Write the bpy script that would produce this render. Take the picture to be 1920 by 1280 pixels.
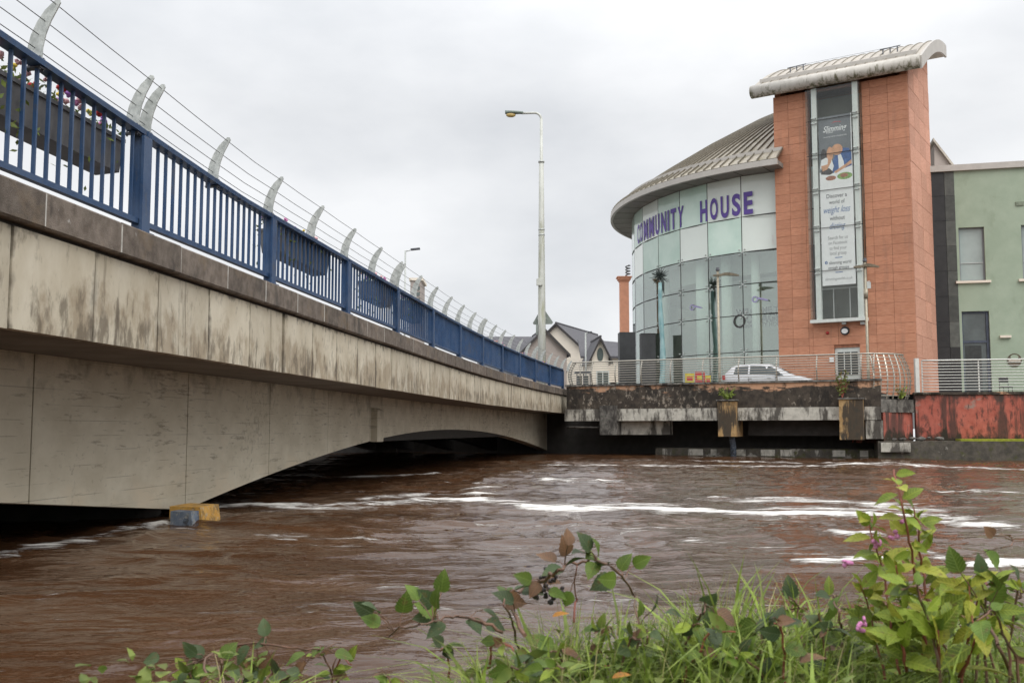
import bpy, bmesh, math, random
from mathutils import Vector, Matrix, noise as mnoise
import numpy as np
random.seed(7)
scn = bpy.context.scene
for o in list(bpy.data.objects): bpy.data.objects.remove(o)
COL = scn.collection

# ------------------------------------------------------------------ camera, sky, sun, exposure
FPX, HZ, EYE = 1900.0, 805.0, 1.30          # focal length in px of the 1920 px wide photo, horizon row, eye above the water
PITCH = math.atan((HZ - 640.0) / FPX)
cd = bpy.data.cameras.new('camera'); cam = bpy.data.objects.new('camera', cd); COL.objects.link(cam)
cam.location = (0, 0, EYE); cam.rotation_euler = (math.pi/2 + PITCH, 0, 0)
cd.sensor_width = 36.0; cd.lens = 36.0 * FPX / 1920.0; cd.clip_start = 0.05; cd.clip_end = 4000
cd.dof.use_dof = True; cd.dof.focus_distance = 30.0; cd.dof.aperture_fstop = 9.0
scn.camera = cam

SUN_EL, SUN_AZ = math.radians(48), math.radians(150)      # azimuth measured from +Y towards +X
w = bpy.data.worlds.new('World'); scn.world = w; w.use_nodes = True
nt = w.node_tree; nt.nodes.clear()
N = nt.nodes.new; L = nt.links.new
out = N('ShaderNodeOutputWorld'); bg = N('ShaderNodeBackground'); L(bg.outputs[0], out.inputs[0])
sky = N('ShaderNodeTexSky'); sky.sky_type = 'NISHITA'; sky.sun_disc = False
sky.sun_elevation = SUN_EL; sky.sun_rotation = SUN_AZ
skm = N('ShaderNodeVectorMath'); skm.operation = 'SCALE'; skm.inputs['Scale'].default_value = 0.10
L(sky.outputs[0], skm.inputs[0])
tc = N('ShaderNodeTexCoord'); mp = N('ShaderNodeMapping'); mp.inputs['Scale'].default_value = (1.5, 1.5, 3.2)
mp.inputs['Location'].default_value = (0.35, 0.1, 0.3)
L(tc.outputs['Generated'], mp.inputs['Vector'])
n1 = N('ShaderNodeTexNoise'); n1.inputs['Scale'].default_value = 1.7; n1.inputs['Detail'].default_value = 7; n1.inputs['Roughness'].default_value = 0.5
L(mp.outputs[0], n1.inputs['Vector'])
cr = N('ShaderNodeValToRGB')
cr.color_ramp.elements[0].position = 0.36; cr.color_ramp.elements[0].color = (0.68, 0.70, 0.73, 1)
cr.color_ramp.elements[1].position = 0.60; cr.color_ramp.elements[1].color = (0.90, 0.91, 0.925, 1)
L(n1.outputs['Fac'], cr.inputs[0])
# overcast sky grows brighter towards the zenith
sx = N('ShaderNodeSeparateXYZ'); L(tc.outputs['Generated'], sx.inputs[0])
mr = N('ShaderNodeMapRange'); mr.inputs['From Min'].default_value = 0.30; mr.inputs['From Max'].default_value = 1.0
mr.inputs['To Min'].default_value = 1.0; mr.inputs['To Max'].default_value = 2.2
L(sx.outputs['Z'], mr.inputs['Value'])
cs = N('ShaderNodeVectorMath'); cs.operation = 'SCALE'; L(cr.outputs[0], cs.inputs[0]); L(mr.outputs[0], cs.inputs['Scale'])
mx = N('ShaderNodeMixRGB'); mx.inputs[0].default_value = 0.96; L(skm.outputs[0], mx.inputs[1]); L(cs.outputs[0], mx.inputs[2])
L(mx.outputs[0], bg.inputs['Color']); bg.inputs['Strength'].default_value = 1.0

sd = bpy.data.lights.new('sun', 'SUN'); sun = bpy.data.objects.new('sun', sd); COL.objects.link(sun)
sd.energy = 1.5; sd.angle = math.radians(45); sd.color = (1.0, 0.97, 0.92)
dv = Vector((math.sin(SUN_AZ)*math.cos(SUN_EL), math.cos(SUN_AZ)*math.cos(SUN_EL), math.sin(SUN_EL)))
sun.rotation_euler = dv.to_track_quat('Z', 'Y').to_euler(); sun.location = dv * 60
scn.view_settings.view_transform = 'Standard'; scn.view_settings.look = 'None'
scn.view_settings.exposure = 0.1; scn.view_settings.gamma = 1.0; scn.view_settings.use_curve_mapping = False
scn.render.engine = 'CYCLES'; scn.cycles.use_adaptive_sampling = True; scn.cycles.adaptive_threshold = 0.02; scn.cycles.max_bounces = 5; scn.cycles.diffuse_bounces = 2; scn.cycles.transparent_max_bounces = 16

# ------------------------------------------------------------------ measuring helpers (photo pixel -> place)
CP, SP = math.cos(PITCH), math.sin(PITCH)
def ray(x, y):
    u = (x-960)/FPX; v = (640-y)/FPX
    return Vector((u, CP - v*SP, SP + v*CP))
def atY(x, y, Y):
    r = ray(x, y); r = r * (Y / r.y); return Vector((r.x, Y, r.z + EYE))
def atZ(x, y, Z):
    r = ray(x, y); r = r * ((Z-EYE) / r.z); return Vector((r.x, r.y, Z))
def atP(x, y, P0, n):
    r = ray(x, y); o = Vector((0, 0, EYE)); t = (Vector(P0)-o).dot(n) / r.dot(n); return o + r*t

# ------------------------------------------------------------------ mesh helpers
WL = {}
class MB:
    def __init__(s): s.v = []; s.f = []; s.sm = []
    def add(s, verts, faces, smooth=False):
        b = len(s.v); s.v += [tuple(p) for p in verts]
        s.f += [tuple(i+b for i in f) for f in faces]; s.sm += [smooth]*len(faces); return s
    def box(s, c, size, R=None):
        hx, hy, hz = size[0]/2, size[1]/2, size[2]/2
        p = [Vector((a*hx, b*hy, d*hz)) for d in (-1, 1) for a, b in ((-1,-1),(1,-1),(1,1),(-1,1))]
        if R is not None: p = [R @ q for q in p]
        c = Vector(c); p = [q + c for q in p]
        return s.add(p, [(3,2,1,0),(4,5,6,7),(0,1,5,4),(1,2,6,5),(2,3,7,6),(3,0,4,7)])
    def bbox(s, x0, x1, y0, y1, z0, z1): return s.box(((x0+x1)/2,(y0+y1)/2,(z0+z1)/2),(abs(x1-x0),abs(y1-y0),abs(z1-z0)))
    def hexa(s, p):      # 8 points, bottom ring then top ring
        return s.add(p, [(3,2,1,0),(4,5,6,7),(0,1,5,4),(1,2,6,5),(2,3,7,6),(3,0,4,7)])
    def prism(s, pts, z0, z1):
        n = len(pts); v = [(p[0],p[1],z0) for p in pts] + [(p[0],p[1],z1) for p in pts]
        return s.add(v, [tuple(range(n-1,-1,-1)), tuple(range(n,2*n))] + [(i,(i+1)%n,n+(i+1)%n,n+i) for i in range(n)])
    def extrude(s, pts, d):   # closed 3-D outline pushed along vector d
        n = len(pts); d = Vector(d); v = [Vector(p) for p in pts] + [Vector(p)+d for p in pts]
        return s.add(v, [tuple(range(n-1,-1,-1)), tuple(range(n,2*n))] + [(i,(i+1)%n,n+(i+1)%n,n+i) for i in range(n)])
    def tube(s, path, r, seg=8, cap=True):
        path = [Vector(p) for p in path]; n = len(path); v = []; rr = r if hasattr(r, '__len__') else [r]*n
        up = Vector((0,0,1)); prev = None
        for i, p in enumerate(path):
            t = (path[min(i+1,n-1)] - path[max(i-1,0)]); t = t.normalized() if t.length > 1e-9 else Vector((0,0,1))
            if prev is None:
                a = t.cross(up); a = a.normalized() if a.length > 1e-3 else Vector((1,0,0))
            else:
                a = prev - t*prev.dot(t); a = a.normalized() if a.length > 1e-6 else prev
            prev = a; b = t.cross(a)
            v += [p + (a*math.cos(2*math.pi*k/seg) + b*math.sin(2*math.pi*k/seg))*rr[i] for k in range(seg)]
        f = [(i*seg+k, i*seg+(k+1)%seg, (i+1)*seg+(k+1)%seg, (i+1)*seg+k) for i in range(n-1) for k in range(seg)]
        s.add(v, f, seg > 5)
        if cap:
            b = len(s.v) - n*seg
            s.f += [tuple(b+k for k in range(seg-1,-1,-1)), tuple(b+(n-1)*seg+k for k in range(seg))]; s.sm += [False, False]
        return s
    def lathe(s, c, prof, seg=20, smooth=True):
        c = Vector(c); v = []; n = len(prof)
        for r, z in prof: v += [c + Vector((r*math.cos(2*math.pi*k/seg), r*math.sin(2*math.pi*k/seg), z)) for k in range(seg)]
        f = [(i*seg+k, i*seg+(k+1)%seg, (i+1)*seg+(k+1)%seg, (i+1)*seg+k) for i in range(n-1) for k in range(seg)]
        s.add(v, f, smooth); b = len(s.v) - n*seg
        s.f += [tuple(b+k for k in range(seg-1,-1,-1)), tuple(b+(n-1)*seg+k for k in range(seg))]; s.sm += [False, False]
        return s
    def blob(s, c, r, rnd=0.2, sub=1):
        bm = bmesh.new(); bmesh.ops.create_icosphere(bm, subdivisions=sub, radius=1.0)
        rr = r if hasattr(r, '__len__') else (r,r,r); c = Vector(c)
        v = [c + Vector((p.co.x*rr[0], p.co.y*rr[1], p.co.z*rr[2]))*(1+random.uniform(-rnd,rnd)) for p in bm.verts]
        f = [tuple(q.index for q in fc.verts) for fc in bm.faces]; bm.free(); return s.add(v, f, True)
    def mesh(s, name, mat, off=(0,0,0)):
        me = bpy.data.meshes.new(name); o = Vector(off)
        me.from_pydata([Vector(p)-o for p in s.v], [], s.f); me.polygons.foreach_set('use_smooth', s.sm)
        if mat is not None: me.materials.append(mat)
        if 5 < len(s.f) < 4000:
            bm = bmesh.new(); bm.from_mesh(me); bmesh.ops.recalc_face_normals(bm, faces=bm.faces); bm.to_mesh(me); bm.free()
        me.update(); return me
    def build(s, name, mat, parent=None, label=None, kind=None):
        off = WL.get(parent.name, Vector((0,0,0))) if parent else Vector((0,0,0))
        ob = bpy.data.objects.new(name, s.mesh(name, mat, off)); COL.objects.link(ob)
        if parent: ob.parent = parent
        WL[ob.name] = off
        if label: ob['label'] = label
        if kind: ob['kind'] = kind
        return ob
def inst(name, me, loc, parent=None, rot=(0,0,0), scale=(1,1,1)):
    ob = bpy.data.objects.new(name, me); COL.objects.link(ob); off = Vector((0,0,0))
    if parent: ob.parent = parent; off = WL.get(parent.name, off)
    ob.location = Vector(loc) - off; ob.rotation_euler = rot; ob.scale = scale; WL[ob.name] = off
    return ob
def thing(name, label, cat, loc=(0,0,0), group=None):
    o = bpy.data.objects.new(name, None); COL.objects.link(o); o.location = loc; o.empty_display_size = 0.3
    o['label'] = label; o['category'] = cat
    if group: o['group'] = group
    WL[o.name] = Vector(loc); return o
def tag(o, label, cat, group=None):
    o['label'] = label; o['category'] = cat
    if group: o['group'] = group
    return o
def RZ(a): return Matrix.Rotation(a, 3, 'Z')
UNIT = {}
def unit_box(mat):
    if mat.name not in UNIT: UNIT[mat.name] = MB().box((0,0,0),(1,1,1)).mesh('block_'+mat.name, mat)
    return UNIT[mat.name]
def text_geo(body, size=1.0, offset=0.0, shear=0.0, align='CENTER', spacing=1.0):
    cu = bpy.data.curves.new('t', 'FONT'); cu.body = body; cu.size = size; cu.offset = offset; cu.shear = shear
    cu.align_x = align; cu.space_character = spacing; cu.resolution_u = 4
    ob = bpy.data.objects.new('t', cu); COL.objects.link(ob); bpy.context.view_layer.update()
    me = ob.evaluated_get(bpy.context.evaluated_depsgraph_get()).to_mesh()
    v = [tuple(p.co) for p in me.vertices]; f = [tuple(p.vertices) for p in me.polygons]
    ob.to_mesh_clear(); bpy.data.objects.remove(ob); bpy.data.curves.remove(cu); return v, f

# ------------------------------------------------------------------ materials
def newmat(name):
    m = bpy.data.materials.new(name); m.use_nodes = True; t = m.node_tree
    return m, t, t.nodes['Principled BSDF']
def setin(b, k, v):
    if k in b.inputs: b.inputs[k].default_value = v
def plain(name, c, rough=0.6, metal=0.0, var=0.18, scale=6.0, bump=0.0, c2=None, stretch=(1,1,1), rand=0.0, detail=6, spec=0.5, lo=0.35, hi=0.65, bscale=None):
    m, t, b = newmat(name); n = t.nodes.new; l = t.links.new
    geo = n('ShaderNodeNewGeometry'); mp = n('ShaderNodeMapping'); mp.inputs['Scale'].default_value = stretch; l(geo.outputs['Position'], mp.inputs['Vector'])
    no = n('ShaderNodeTexNoise'); no.inputs['Scale'].default_value = scale; no.inputs['Detail'].default_value = detail; no.inputs['Roughness'].default_value = 0.6
    l(mp.outputs[0], no.inputs['Vector'])
    r = n('ShaderNodeValToRGB'); e = r.color_ramp.elements; e[0].position = lo; e[1].position = hi
    if c2 is None: c2 = tuple(min(1, x*(1+var)) for x in c); c = tuple(x*(1-var) for x in c)
    e[0].color = (*c, 1); e[1].color = (*c2, 1); l(no.outputs['Fac'], r.inputs[0]); src = r.outputs[0]
    if rand:
        oi = n('ShaderNodeObjectInfo'); hs = n('ShaderNodeHueSaturation'); mm = n('ShaderNodeMapRange')
        mm.inputs['To Min'].default_value = 1-rand; mm.inputs['To Max'].default_value = 1+rand
        l(oi.outputs['Random'], mm.inputs['Value']); l(mm.outputs[0], hs.inputs['Value']); l(src, hs.inputs['Color']); src = hs.outputs[0]
    l(src, b.inputs['Base Color']); setin(b,'Roughness',rough); setin(b,'Metallic',metal); setin(b,'Specular IOR Level',spec)
    if bump:
        bn = n('ShaderNodeTexNoise'); bn.inputs['Scale'].default_value = bscale or scale*5; bn.inputs['Detail'].default_value = 8; l(mp.outputs[0], bn.inputs['Vector'])
        bu = n('ShaderNodeBump'); bu.inputs['Strength'].default_value = bump; bu.inputs['Distance'].default_value = 0.02
        l(bn.outputs['Fac'], bu.inputs['Height']); l(bu.outputs[0], b.inputs['Normal'])
    m['col'] = src.node.name
    return m
def stain(m, c, scale, stretch, lo, hi, zlo=None, zhi=None, strength=1.0, seed=0.0, detail=7, rough=0.65):
    """lay a patchy stain of colour c over material m; zlo/zhi fade it in from zlo to zhi in height (either order)"""
    t = m.node_tree; n = t.nodes.new; l = t.links.new; b = t.nodes['Principled BSDF']
    old = b.inputs['Base Color'].links[0].from_socket
    geo = n('ShaderNodeNewGeometry'); mp = n('ShaderNodeMapping'); mp.inputs['Scale'].default_value = stretch; mp.inputs['Location'].default_value = (seed, seed*1.7, seed*0.6)
    l(geo.outputs['Position'], mp.inputs['Vector'])
    no = n('ShaderNodeTexNoise'); no.inputs['Scale'].default_value = scale; no.inputs['Detail'].default_value = detail; no.inputs['Roughness'].default_value = rough; l(mp.outputs[0], no.inputs['Vector'])
    val = no.outputs['Fac']
    big = n('ShaderNodeTexNoise'); big.inputs['Scale'].default_value = .45; big.inputs['Detail'].default_value = 2; bm_ = n('ShaderNodeMapping'); bm_.inputs['Location'].default_value = (seed*3.1,seed,2); l(geo.outputs['Position'], bm_.inputs['Vector']); l(bm_.outputs[0], big.inputs['Vector'])
    bb = n('ShaderNodeMath'); bb.operation = 'MULTIPLY_ADD'; bb.inputs[1].default_value = .40; bb.inputs[2].default_value = -.20; l(big.outputs['Fac'], bb.inputs[0])
    b2_ = n('ShaderNodeMath'); b2_.operation = 'ADD'; l(val, b2_.inputs[0]); l(bb.outputs[0], b2_.inputs[1]); val = b2_.outputs[0]
    if zlo is not None:
        sx = n('ShaderNodeSeparateXYZ'); l(geo.outputs['Position'], sx.inputs[0])
        zr = n('ShaderNodeMapRange'); zr.inputs['From Min'].default_value = zlo; zr.inputs['From Max'].default_value = zhi
        zr.inputs['To Min'].default_value = -0.22; zr.inputs['To Max'].default_value = 0.06; l(sx.outputs['Z'], zr.inputs['Value'])
        ad = n('ShaderNodeMath'); ad.operation = 'ADD'; l(val, ad.inputs[0]); l(zr.outputs[0], ad.inputs[1]); val = ad.outputs[0]
    mr = n('ShaderNodeMapRange'); mr.inputs['From Min'].default_value = lo; mr.inputs['From Max'].default_value = hi; mr.inputs['To Max'].default_value = strength; l(val, mr.inputs['Value'])
    mx = n('ShaderNodeMixRGB'); mx.inputs[2].default_value = (*c, 1); l(mr.outputs[0], mx.inputs[0]); l(old, mx.inputs[1]); l(mx.outputs[0], b.inputs['Base Color'])
    return m

M = {}
def boards(m, pitch, c, strength=.6):
    t = m.node_tree; n = t.nodes.new; l = t.links.new; b = t.nodes['Principled BSDF']; old = b.inputs['Base Color'].links[0].from_socket
    geo = n('ShaderNodeNewGeometry'); sx = n('ShaderNodeSeparateXYZ'); l(geo.outputs['Position'], sx.inputs[0])
    mu = n('ShaderNodeMath'); mu.operation = 'MULTIPLY'; mu.inputs[1].default_value = 1/pitch; l(sx.outputs['Z'], mu.inputs[0])
    fr = n('ShaderNodeMath'); fr.operation = 'FRACT'; l(mu.outputs[0], fr.inputs[0])
    lt = n('ShaderNodeMath'); lt.operation = 'LESS_THAN'; lt.inputs[1].default_value = .05; l(fr.outputs[0], lt.inputs[0])
    mp = n('ShaderNodeMapping'); mp.inputs['Scale'].default_value = (.9,.9,5.0); l(geo.outputs['Position'], mp.inputs['Vector'])
    no = n('ShaderNodeTexNoise'); no.inputs['Scale'].default_value = 1.6; no.inputs['Detail'].default_value = 4; l(mp.outputs[0], no.inputs['Vector'])
    mr = n('ShaderNodeMapRange'); mr.inputs['From Min'].default_value = .48; mr.inputs['From Max'].default_value = .58; mr.inputs['To Max'].default_value = strength; l(no.outputs['Fac'], mr.inputs['Value'])
    mm = n('ShaderNodeMath'); mm.operation = 'MULTIPLY'; l(mr.outputs[0], mm.inputs[0]); l(lt.outputs[0], mm.inputs[1])
    mx = n('ShaderNodeMixRGB'); mx.inputs[2].default_value = (*c,1); l(mm.outputs[0], mx.inputs[0]); l(old, mx.inputs[1]); l(mx.outputs[0], b.inputs['Base Color'])
M['fascia'] = plain('fascia_concrete', (.50,.44,.33), .85, c2=(.63,.575,.46), scale=2.2, bump=.25, stretch=(1,1,.6), rand=.08)
stain(M['fascia'], (.30,.23,.15), 2.4, (1.4,1.4,.8), .47, .62, 2.95, 2.45, .65, 1.0)
stain(M['fascia'], (.12,.095,.065), 4.2, (1.8,1.8,.6), .54, .66, 2.95, 2.35, .7, 5.0)
stain(M['fascia'], (.11,.085,.06), 1.7, (2.8,2.8,.2), .60, .68, None, None, .7, 12.0)
stain(M['fascia'], (.14,.11,.08), 9, (1,1,.45), .58, .72, None, None, .55, 9.0)
stain(M['fascia'], (.05,.045,.04), 6, (1,1,.8), .45, .60, 2.86, 3.02, .7, 3.3)
def jointdrip(m, c, axis='Y', w0=.455, w1=.5, strength=.8):
    t = m.node_tree; n = t.nodes.new; l = t.links.new; b = t.nodes['Principled BSDF']; old = b.inputs['Base Color'].links[0].from_socket
    tcn = n('ShaderNodeTexCoord'); sx = n('ShaderNodeSeparateXYZ'); l(tcn.outputs['Generated'], sx.inputs[0])
    sb = n('ShaderNodeMath'); sb.operation = 'SUBTRACT'; sb.inputs[1].default_value = .5; l(sx.outputs[axis], sb.inputs[0]); ab = n('ShaderNodeMath'); ab.operation = 'ABSOLUTE'; l(sb.outputs[0], ab.inputs[0])
    geo = n('ShaderNodeNewGeometry'); mp = n('ShaderNodeMapping'); mp.inputs['Scale'].default_value = (1.2,1.2,1.6); l(geo.outputs['Position'], mp.inputs['Vector'])
    no = n('ShaderNodeTexNoise'); no.inputs['Scale'].default_value = 2.4; no.inputs['Detail'].default_value = 6; l(mp.outputs[0], no.inputs['Vector'])
    wd = n('ShaderNodeMath'); wd.operation = 'MULTIPLY_ADD'; wd.inputs[1].default_value = .22; wd.inputs[2].default_value = -.125; l(no.outputs['Fac'], wd.inputs[0])
    ad = n('ShaderNodeMath'); ad.operation = 'ADD'; l(ab.outputs[0], ad.inputs[0]); l(wd.outputs[0], ad.inputs[1])
    mr = n('ShaderNodeMapRange'); mr.inputs['From Min'].default_value = w0; mr.inputs['From Max'].default_value = w1; mr.inputs['To Max'].default_value = strength; l(ad.outputs[0], mr.inputs['Value'])
    oi = n('ShaderNodeObjectInfo'); rm = n('ShaderNodeMapRange'); rm.inputs['From Min'].default_value = .15; rm.inputs['To Min'].default_value = .1; l(oi.outputs['Random'], rm.inputs['Value']); mm = n('ShaderNodeMath'); mm.operation = 'MULTIPLY'; l(mr.outputs[0], mm.inputs[0]); l(rm.outputs[0], mm.inputs[1])
    mx = n('ShaderNodeMixRGB'); mx.inputs[2].default_value = (*c,1); l(mm.outputs[0], mx.inputs[0]); l(old, mx.inputs[1]); l(mx.outputs[0], b.inputs['Base Color'])
jointdrip(M['fascia'], (.075,.06,.045), 'Y', .45, .50, .85)
M['girder'] = plain('girder_concrete', (.49,.435,.33), .85, c2=(.60,.545,.43), scale=1.4, bump=.22, stretch=(1,1,1.6))
stain(M['girder'], (.22,.20,.15), 2.0, (1.2,1.2,.9), .47, .68, 1.3, 2.25, .8, 3.0)
stain(M['girder'], (.58,.49,.36), 1.1, (1,1,1.4), .50, .66, 1.3, .5, .75, 11.0)
stain(M['girder'], (.17,.145,.11), 4.0, (.6,.6,3.6), .60, .70, None, None, .6, 7.0)
stain(M['girder'], (.24,.21,.165), 11, (1,1,1), .60, .72, None, None, .5, 2.0)
boards(M['girder'], .175, (.22,.195,.155), .6)
M['coping'] = plain('coping_stone', (.11,.088,.07), .9, c2=(.205,.17,.14), scale=7, bump=.5, rand=.20, bscale=90)
stain(M['coping'], (.26,.19,.12), 1.3, (1,1,1.3), .54, .72, None, None, .75, 2.0)
stain(M['coping'], (.045,.04,.034), 2.4, (1.5,1.5,.6), .55, .68, None, None, .7, 7.0)
stain(M['coping'], (.45,.44,.42), 9, (1,1,1), .69, .73, None, None, .7, 8.0)
M['mortar'] = plain('mortar_white', (.52,.50,.46), .9, scale=12)
M['darkjoint'] = plain('dark_joint', (.035,.032,.028), .9, scale=9)
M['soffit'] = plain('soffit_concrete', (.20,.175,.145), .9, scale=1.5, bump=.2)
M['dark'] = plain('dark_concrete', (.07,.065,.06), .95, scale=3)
M['asphalt'] = plain('asphalt', (.045,.045,.047), .9, scale=20, bump=.3)
M['blue'] = plain('blue_paint', (.021,.057,.138), .42, c2=(.034,.080,.178), scale=5, bump=.06, spec=.4)
stain(M['blue'], (.10,.085,.06), 8, (1,1,.5), .58, .72, None, None, .5, 4.0)
stain(M['blue'], (.22,.25,.29), 40, (1,1,1), .66, .70, None, None, .6, 2.0)
stain(M['blue'], (.10,.14,.22), 1.5, (1,1,1), .45, .7, None, None, .45, 6.0)
M['galv'] = plain('galvanised_steel', (.40,.42,.40), .5, .35, c2=(.60,.62,.59), scale=14, detail=3, bump=.08)
M['wire'] = plain('steel_wire', (.12,.12,.12), .45, .6)
M['clamp'] = plain('clamp_steel', (.11,.115,.13), .5, .4)
M['yellow'] = plain('yellow_paint', (.50,.26,.045), .8, c2=(.62,.36,.09), scale=6, bump=.3)
stain(M['yellow'], (.12,.09,.05), 5, (1,1,1), .50, .62, None, None, .8, 2.0)
stain(M['yellow'], (.05,.04,.03), 3, (1,1,.5), .46, .6, .15, -.05, .85, 6.0)
stain(M['yellow'], (.42,.38,.30), 14, (1,1,1), .60, .66, None, None, .7, 6.0)
M['bluegrey'] = plain('worn_blue_paint', (.10,.13,.18), .8, c2=(.20,.235,.28), scale=9, bump=.4)
stain(M['bluegrey'], (.03,.03,.03), 7, (1,1,1), .50, .60, None, None, .85, 3.0)
stain(M['bluegrey'], (.30,.29,.26), 12, (1,1,1), .60, .66, None, None, .7, 9.0)
M['render_dark'] = plain('weathered_parapet', (.038,.030,.024), .95, c2=(.085,.068,.052), scale=3, bump=.5)
stain(M['render_dark'], (.58,.33,.20), 1.8, (.5,.5,1.6), .47, .54, 2.85, 3.42, .95, 4.0)
stain(M['render_dark'], (.36,.31,.25), 5.5, (1,1,.7), .59, .66, None, None, .75, 6.0)
stain(M['render_dark'], (.022,.019,.016), 3.2, (1,1,.5), .50, .62, None, None, .8, 1.0)
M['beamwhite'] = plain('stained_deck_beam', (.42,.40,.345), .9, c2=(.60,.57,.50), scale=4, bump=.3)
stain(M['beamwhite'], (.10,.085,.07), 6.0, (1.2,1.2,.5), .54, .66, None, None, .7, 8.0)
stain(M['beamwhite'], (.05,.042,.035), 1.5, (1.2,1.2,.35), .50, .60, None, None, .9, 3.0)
M['bracket_orange'] = plain('rust_stained_concrete', (.34,.20,.08), .9, c2=(.48,.32,.15), scale=4, bump=.3)
stain(M['bracket_orange'], (.04,.034,.028), 1.3, (1.6,1.6,.3), .46, .53, None, None, .92, 2.3)
stain(M['bracket_orange'], (.05,.045,.035), 5, (1,1,.6), .55, .65, None, None, .7, 5.3)
M['bracket_grey'] = plain('grey_stained_concrete', (.10,.095,.085), .9, c2=(.22,.205,.18), scale=5, bump=.3)
stain(M['bracket_grey'], (.035,.03,.027), 3, (1,1,.5), .48, .60, None, None, .85, 6)
M['redwall'] = plain('red_painted_render', (.38,.095,.065), .9, c2=(.48,.14,.10), scale=3, bump=.3)
stain(M['redwall'], (.30,.24,.20), 1.0, (.8,.8,.9), .56, .62, None, None, .8, 8)
stain(M['redwall'], (.055,.036,.03), .95, (2.0,2.0,.16), .49, .58, None, None, .85, 2.2)
stain(M['redwall'], (.06,.035,.03), 4.0, (1.5,1.5,.5), .55, .66, None, None, .75, 6.2)
stain(M['redwall'], (.06,.045,.038), 2.4, (1,1,.6), .40, .54, 2.35, 3.0, .9, 3.1)
stain(M['redwall'], (.022,.022,.012), 2.4, (1,1,.6), .38, .52, 1.5, .85, .9, 5.1)
M['ledge'] = plain('ledge_concrete', (.06,.055,.045), .95, c2=(.12,.105,.085), scale=4, bump=.4)
stain(M['ledge'], (.34,.32,.28), 1.1, (1,1,1), .60, .63, None, None, .8, 5)
stain(M['ledge'], (.07,.075,.02), 3, (1,1,1), .50, .66, None, None, .8, 9)
M['moss'] = plain('bright_moss', (.22,.24,.02), .95, c2=(.34,.36,.04), scale=9, bump=.6)
M['terra'] = plain('terracotta_stone', (.48,.205,.118), .9, c2=(.59,.285,.178), scale=3.5, bump=.10, stretch=(1,1,7), rand=.09, bscale=25)
stain(M['terra'], (.38,.17,.105), 5, (1,1,3), .55, .72, None, None, .6, 2)
stain(M['terra'], (.30,.16,.11), 1.2, (2.2,2.2,.12), .56, .72, None, None, .5, 6)
M['terra_side'] = plain('terracotta_stone_side', (.54,.265,.18), .9, c2=(.65,.35,.25), scale=3.5, bump=.10, stretch=(1,1,5), rand=.12, bscale=25)
M['terra_joint'] = plain('terracotta_joint', (.38,.165,.10), .95)
M['salmon'] = plain('salmon_render', (.70,.33,.21), .9, var=.08, scale=3)
M['zinc'] = plain('roof_zinc', (.40,.36,.305), .48, .25, c2=(.52,.47,.405), scale=1.3, stretch=(1,1,1), bump=.05)
stain(M['zinc'], (.20,.175,.10), 2.2, (1,1,1), .58, .75, None, None, .6, 3)
M['zinc_drum'] = plain('drum_roof_zinc', (.34,.305,.245), .5, .2, c2=(.46,.415,.34), scale=1.1)
stain(M['zinc_drum'], (.17,.15,.075), 1.6, (1,1,1), .50, .70, None, None, .7, 5)
M['zinc_seam_dark'] = plain('drum_roof_seam', (.19,.17,.135), .5, .2)
M['zinc_seam'] = plain('roof_seam', (.30,.275,.235), .5, .25)
M['gutter'] = plain('algae_gutter', (.52,.49,.44), .6, c2=(.62,.59,.54), scale=4)
stain(M['gutter'], (.10,.095,.04), 2.6, (2.4,2.4,.5), .46, .62, 19.3, 18.55, .9, 4)
M['zincfascia'] = plain('pale_metal_fascia', (.50,.47,.43), .5, .15, var=.06, scale=2)
M['soffit_metal'] = plain('soffit_boards', (.25,.235,.21), .7, var=.1, scale=2)
M['white_trim'] = plain('white_trim', (.66,.69,.65), .45, var=.05)
M['steelgrey'] = plain('painted_steel', (.50,.52,.50), .4, .2, var=.08)
M['railsteel'] = plain('stainless_rail', (.46,.43,.37), .35, .55, var=.10, scale=8)
M['railwhite'] = plain('white_rail', (.66,.66,.62), .45, .1, var=.08, scale=8)
M['green'] = plain('green_render', (.335,.41,.31), .92, c2=(.39,.465,.36), scale=1.1, bump=.1)
stain(M['green'], (.24,.29,.21), 1.3, (1,1,.6), .56, .78, None, None, .6, 2)
M['blackclad'] = plain('black_stone_cladding', (.022,.021,.021), .45, var=.25, scale=3, rand=.15)
M['greyclad'] = plain('grey_stone_cladding', (.085,.09,.08), .5, var=.25, scale=3, rand=.35)
M['slate'] = plain('slate_roof', (.075,.075,.085), .7, c2=(.115,.11,.12), scale=5, bump=.3, stretch=(1,1,3), rand=.1)
M['beige'] = plain('taupe_render', (.38,.33,.30), .9, var=.06, scale=1)
M['plinthgrey'] = plain('charcoal_stone', (.048,.050,.052), .6, var=.2, scale=2)
M['cream'] = plain('cream_render', (.82,.74,.63), .9, var=.05, scale=1)
M['greyrender'] = plain('grey_render', (.25,.26,.28), .9, var=.06, scale=1)
M['darkwood'] = plain('dark_trim', (.04,.035,.035), .6)
M['lampgrey'] = plain('lamp_column', (.52,.53,.48), .55, .1, c2=(.64,.65,.60), scale=2.4, stretch=(1,1,.5))
stain(M['lampgrey'], (.33,.34,.20), 2, (2,2,.25), .52, .68, None, None, .7, 2)
M['lantern'] = plain('lantern_green', (.17,.21,.185), .5, .1)
M['amber'] = plain('amber_bowl', (.50,.36,.13), .25, var=.1)
M['signback'] = plain('sign_back', (.23,.26,.235), .55, .25, var=.12, scale=4)
M['bronze'] = plain('verdigris_bronze', (.17,.34,.36), .6, .1, c2=(.38,.54,.54), scale=5, stretch=(1,1,.4), bump=.8, bscale=9)
M['bronzedark'] = plain('dark_bronze', (.06,.075,.07), .5, .4)
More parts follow.
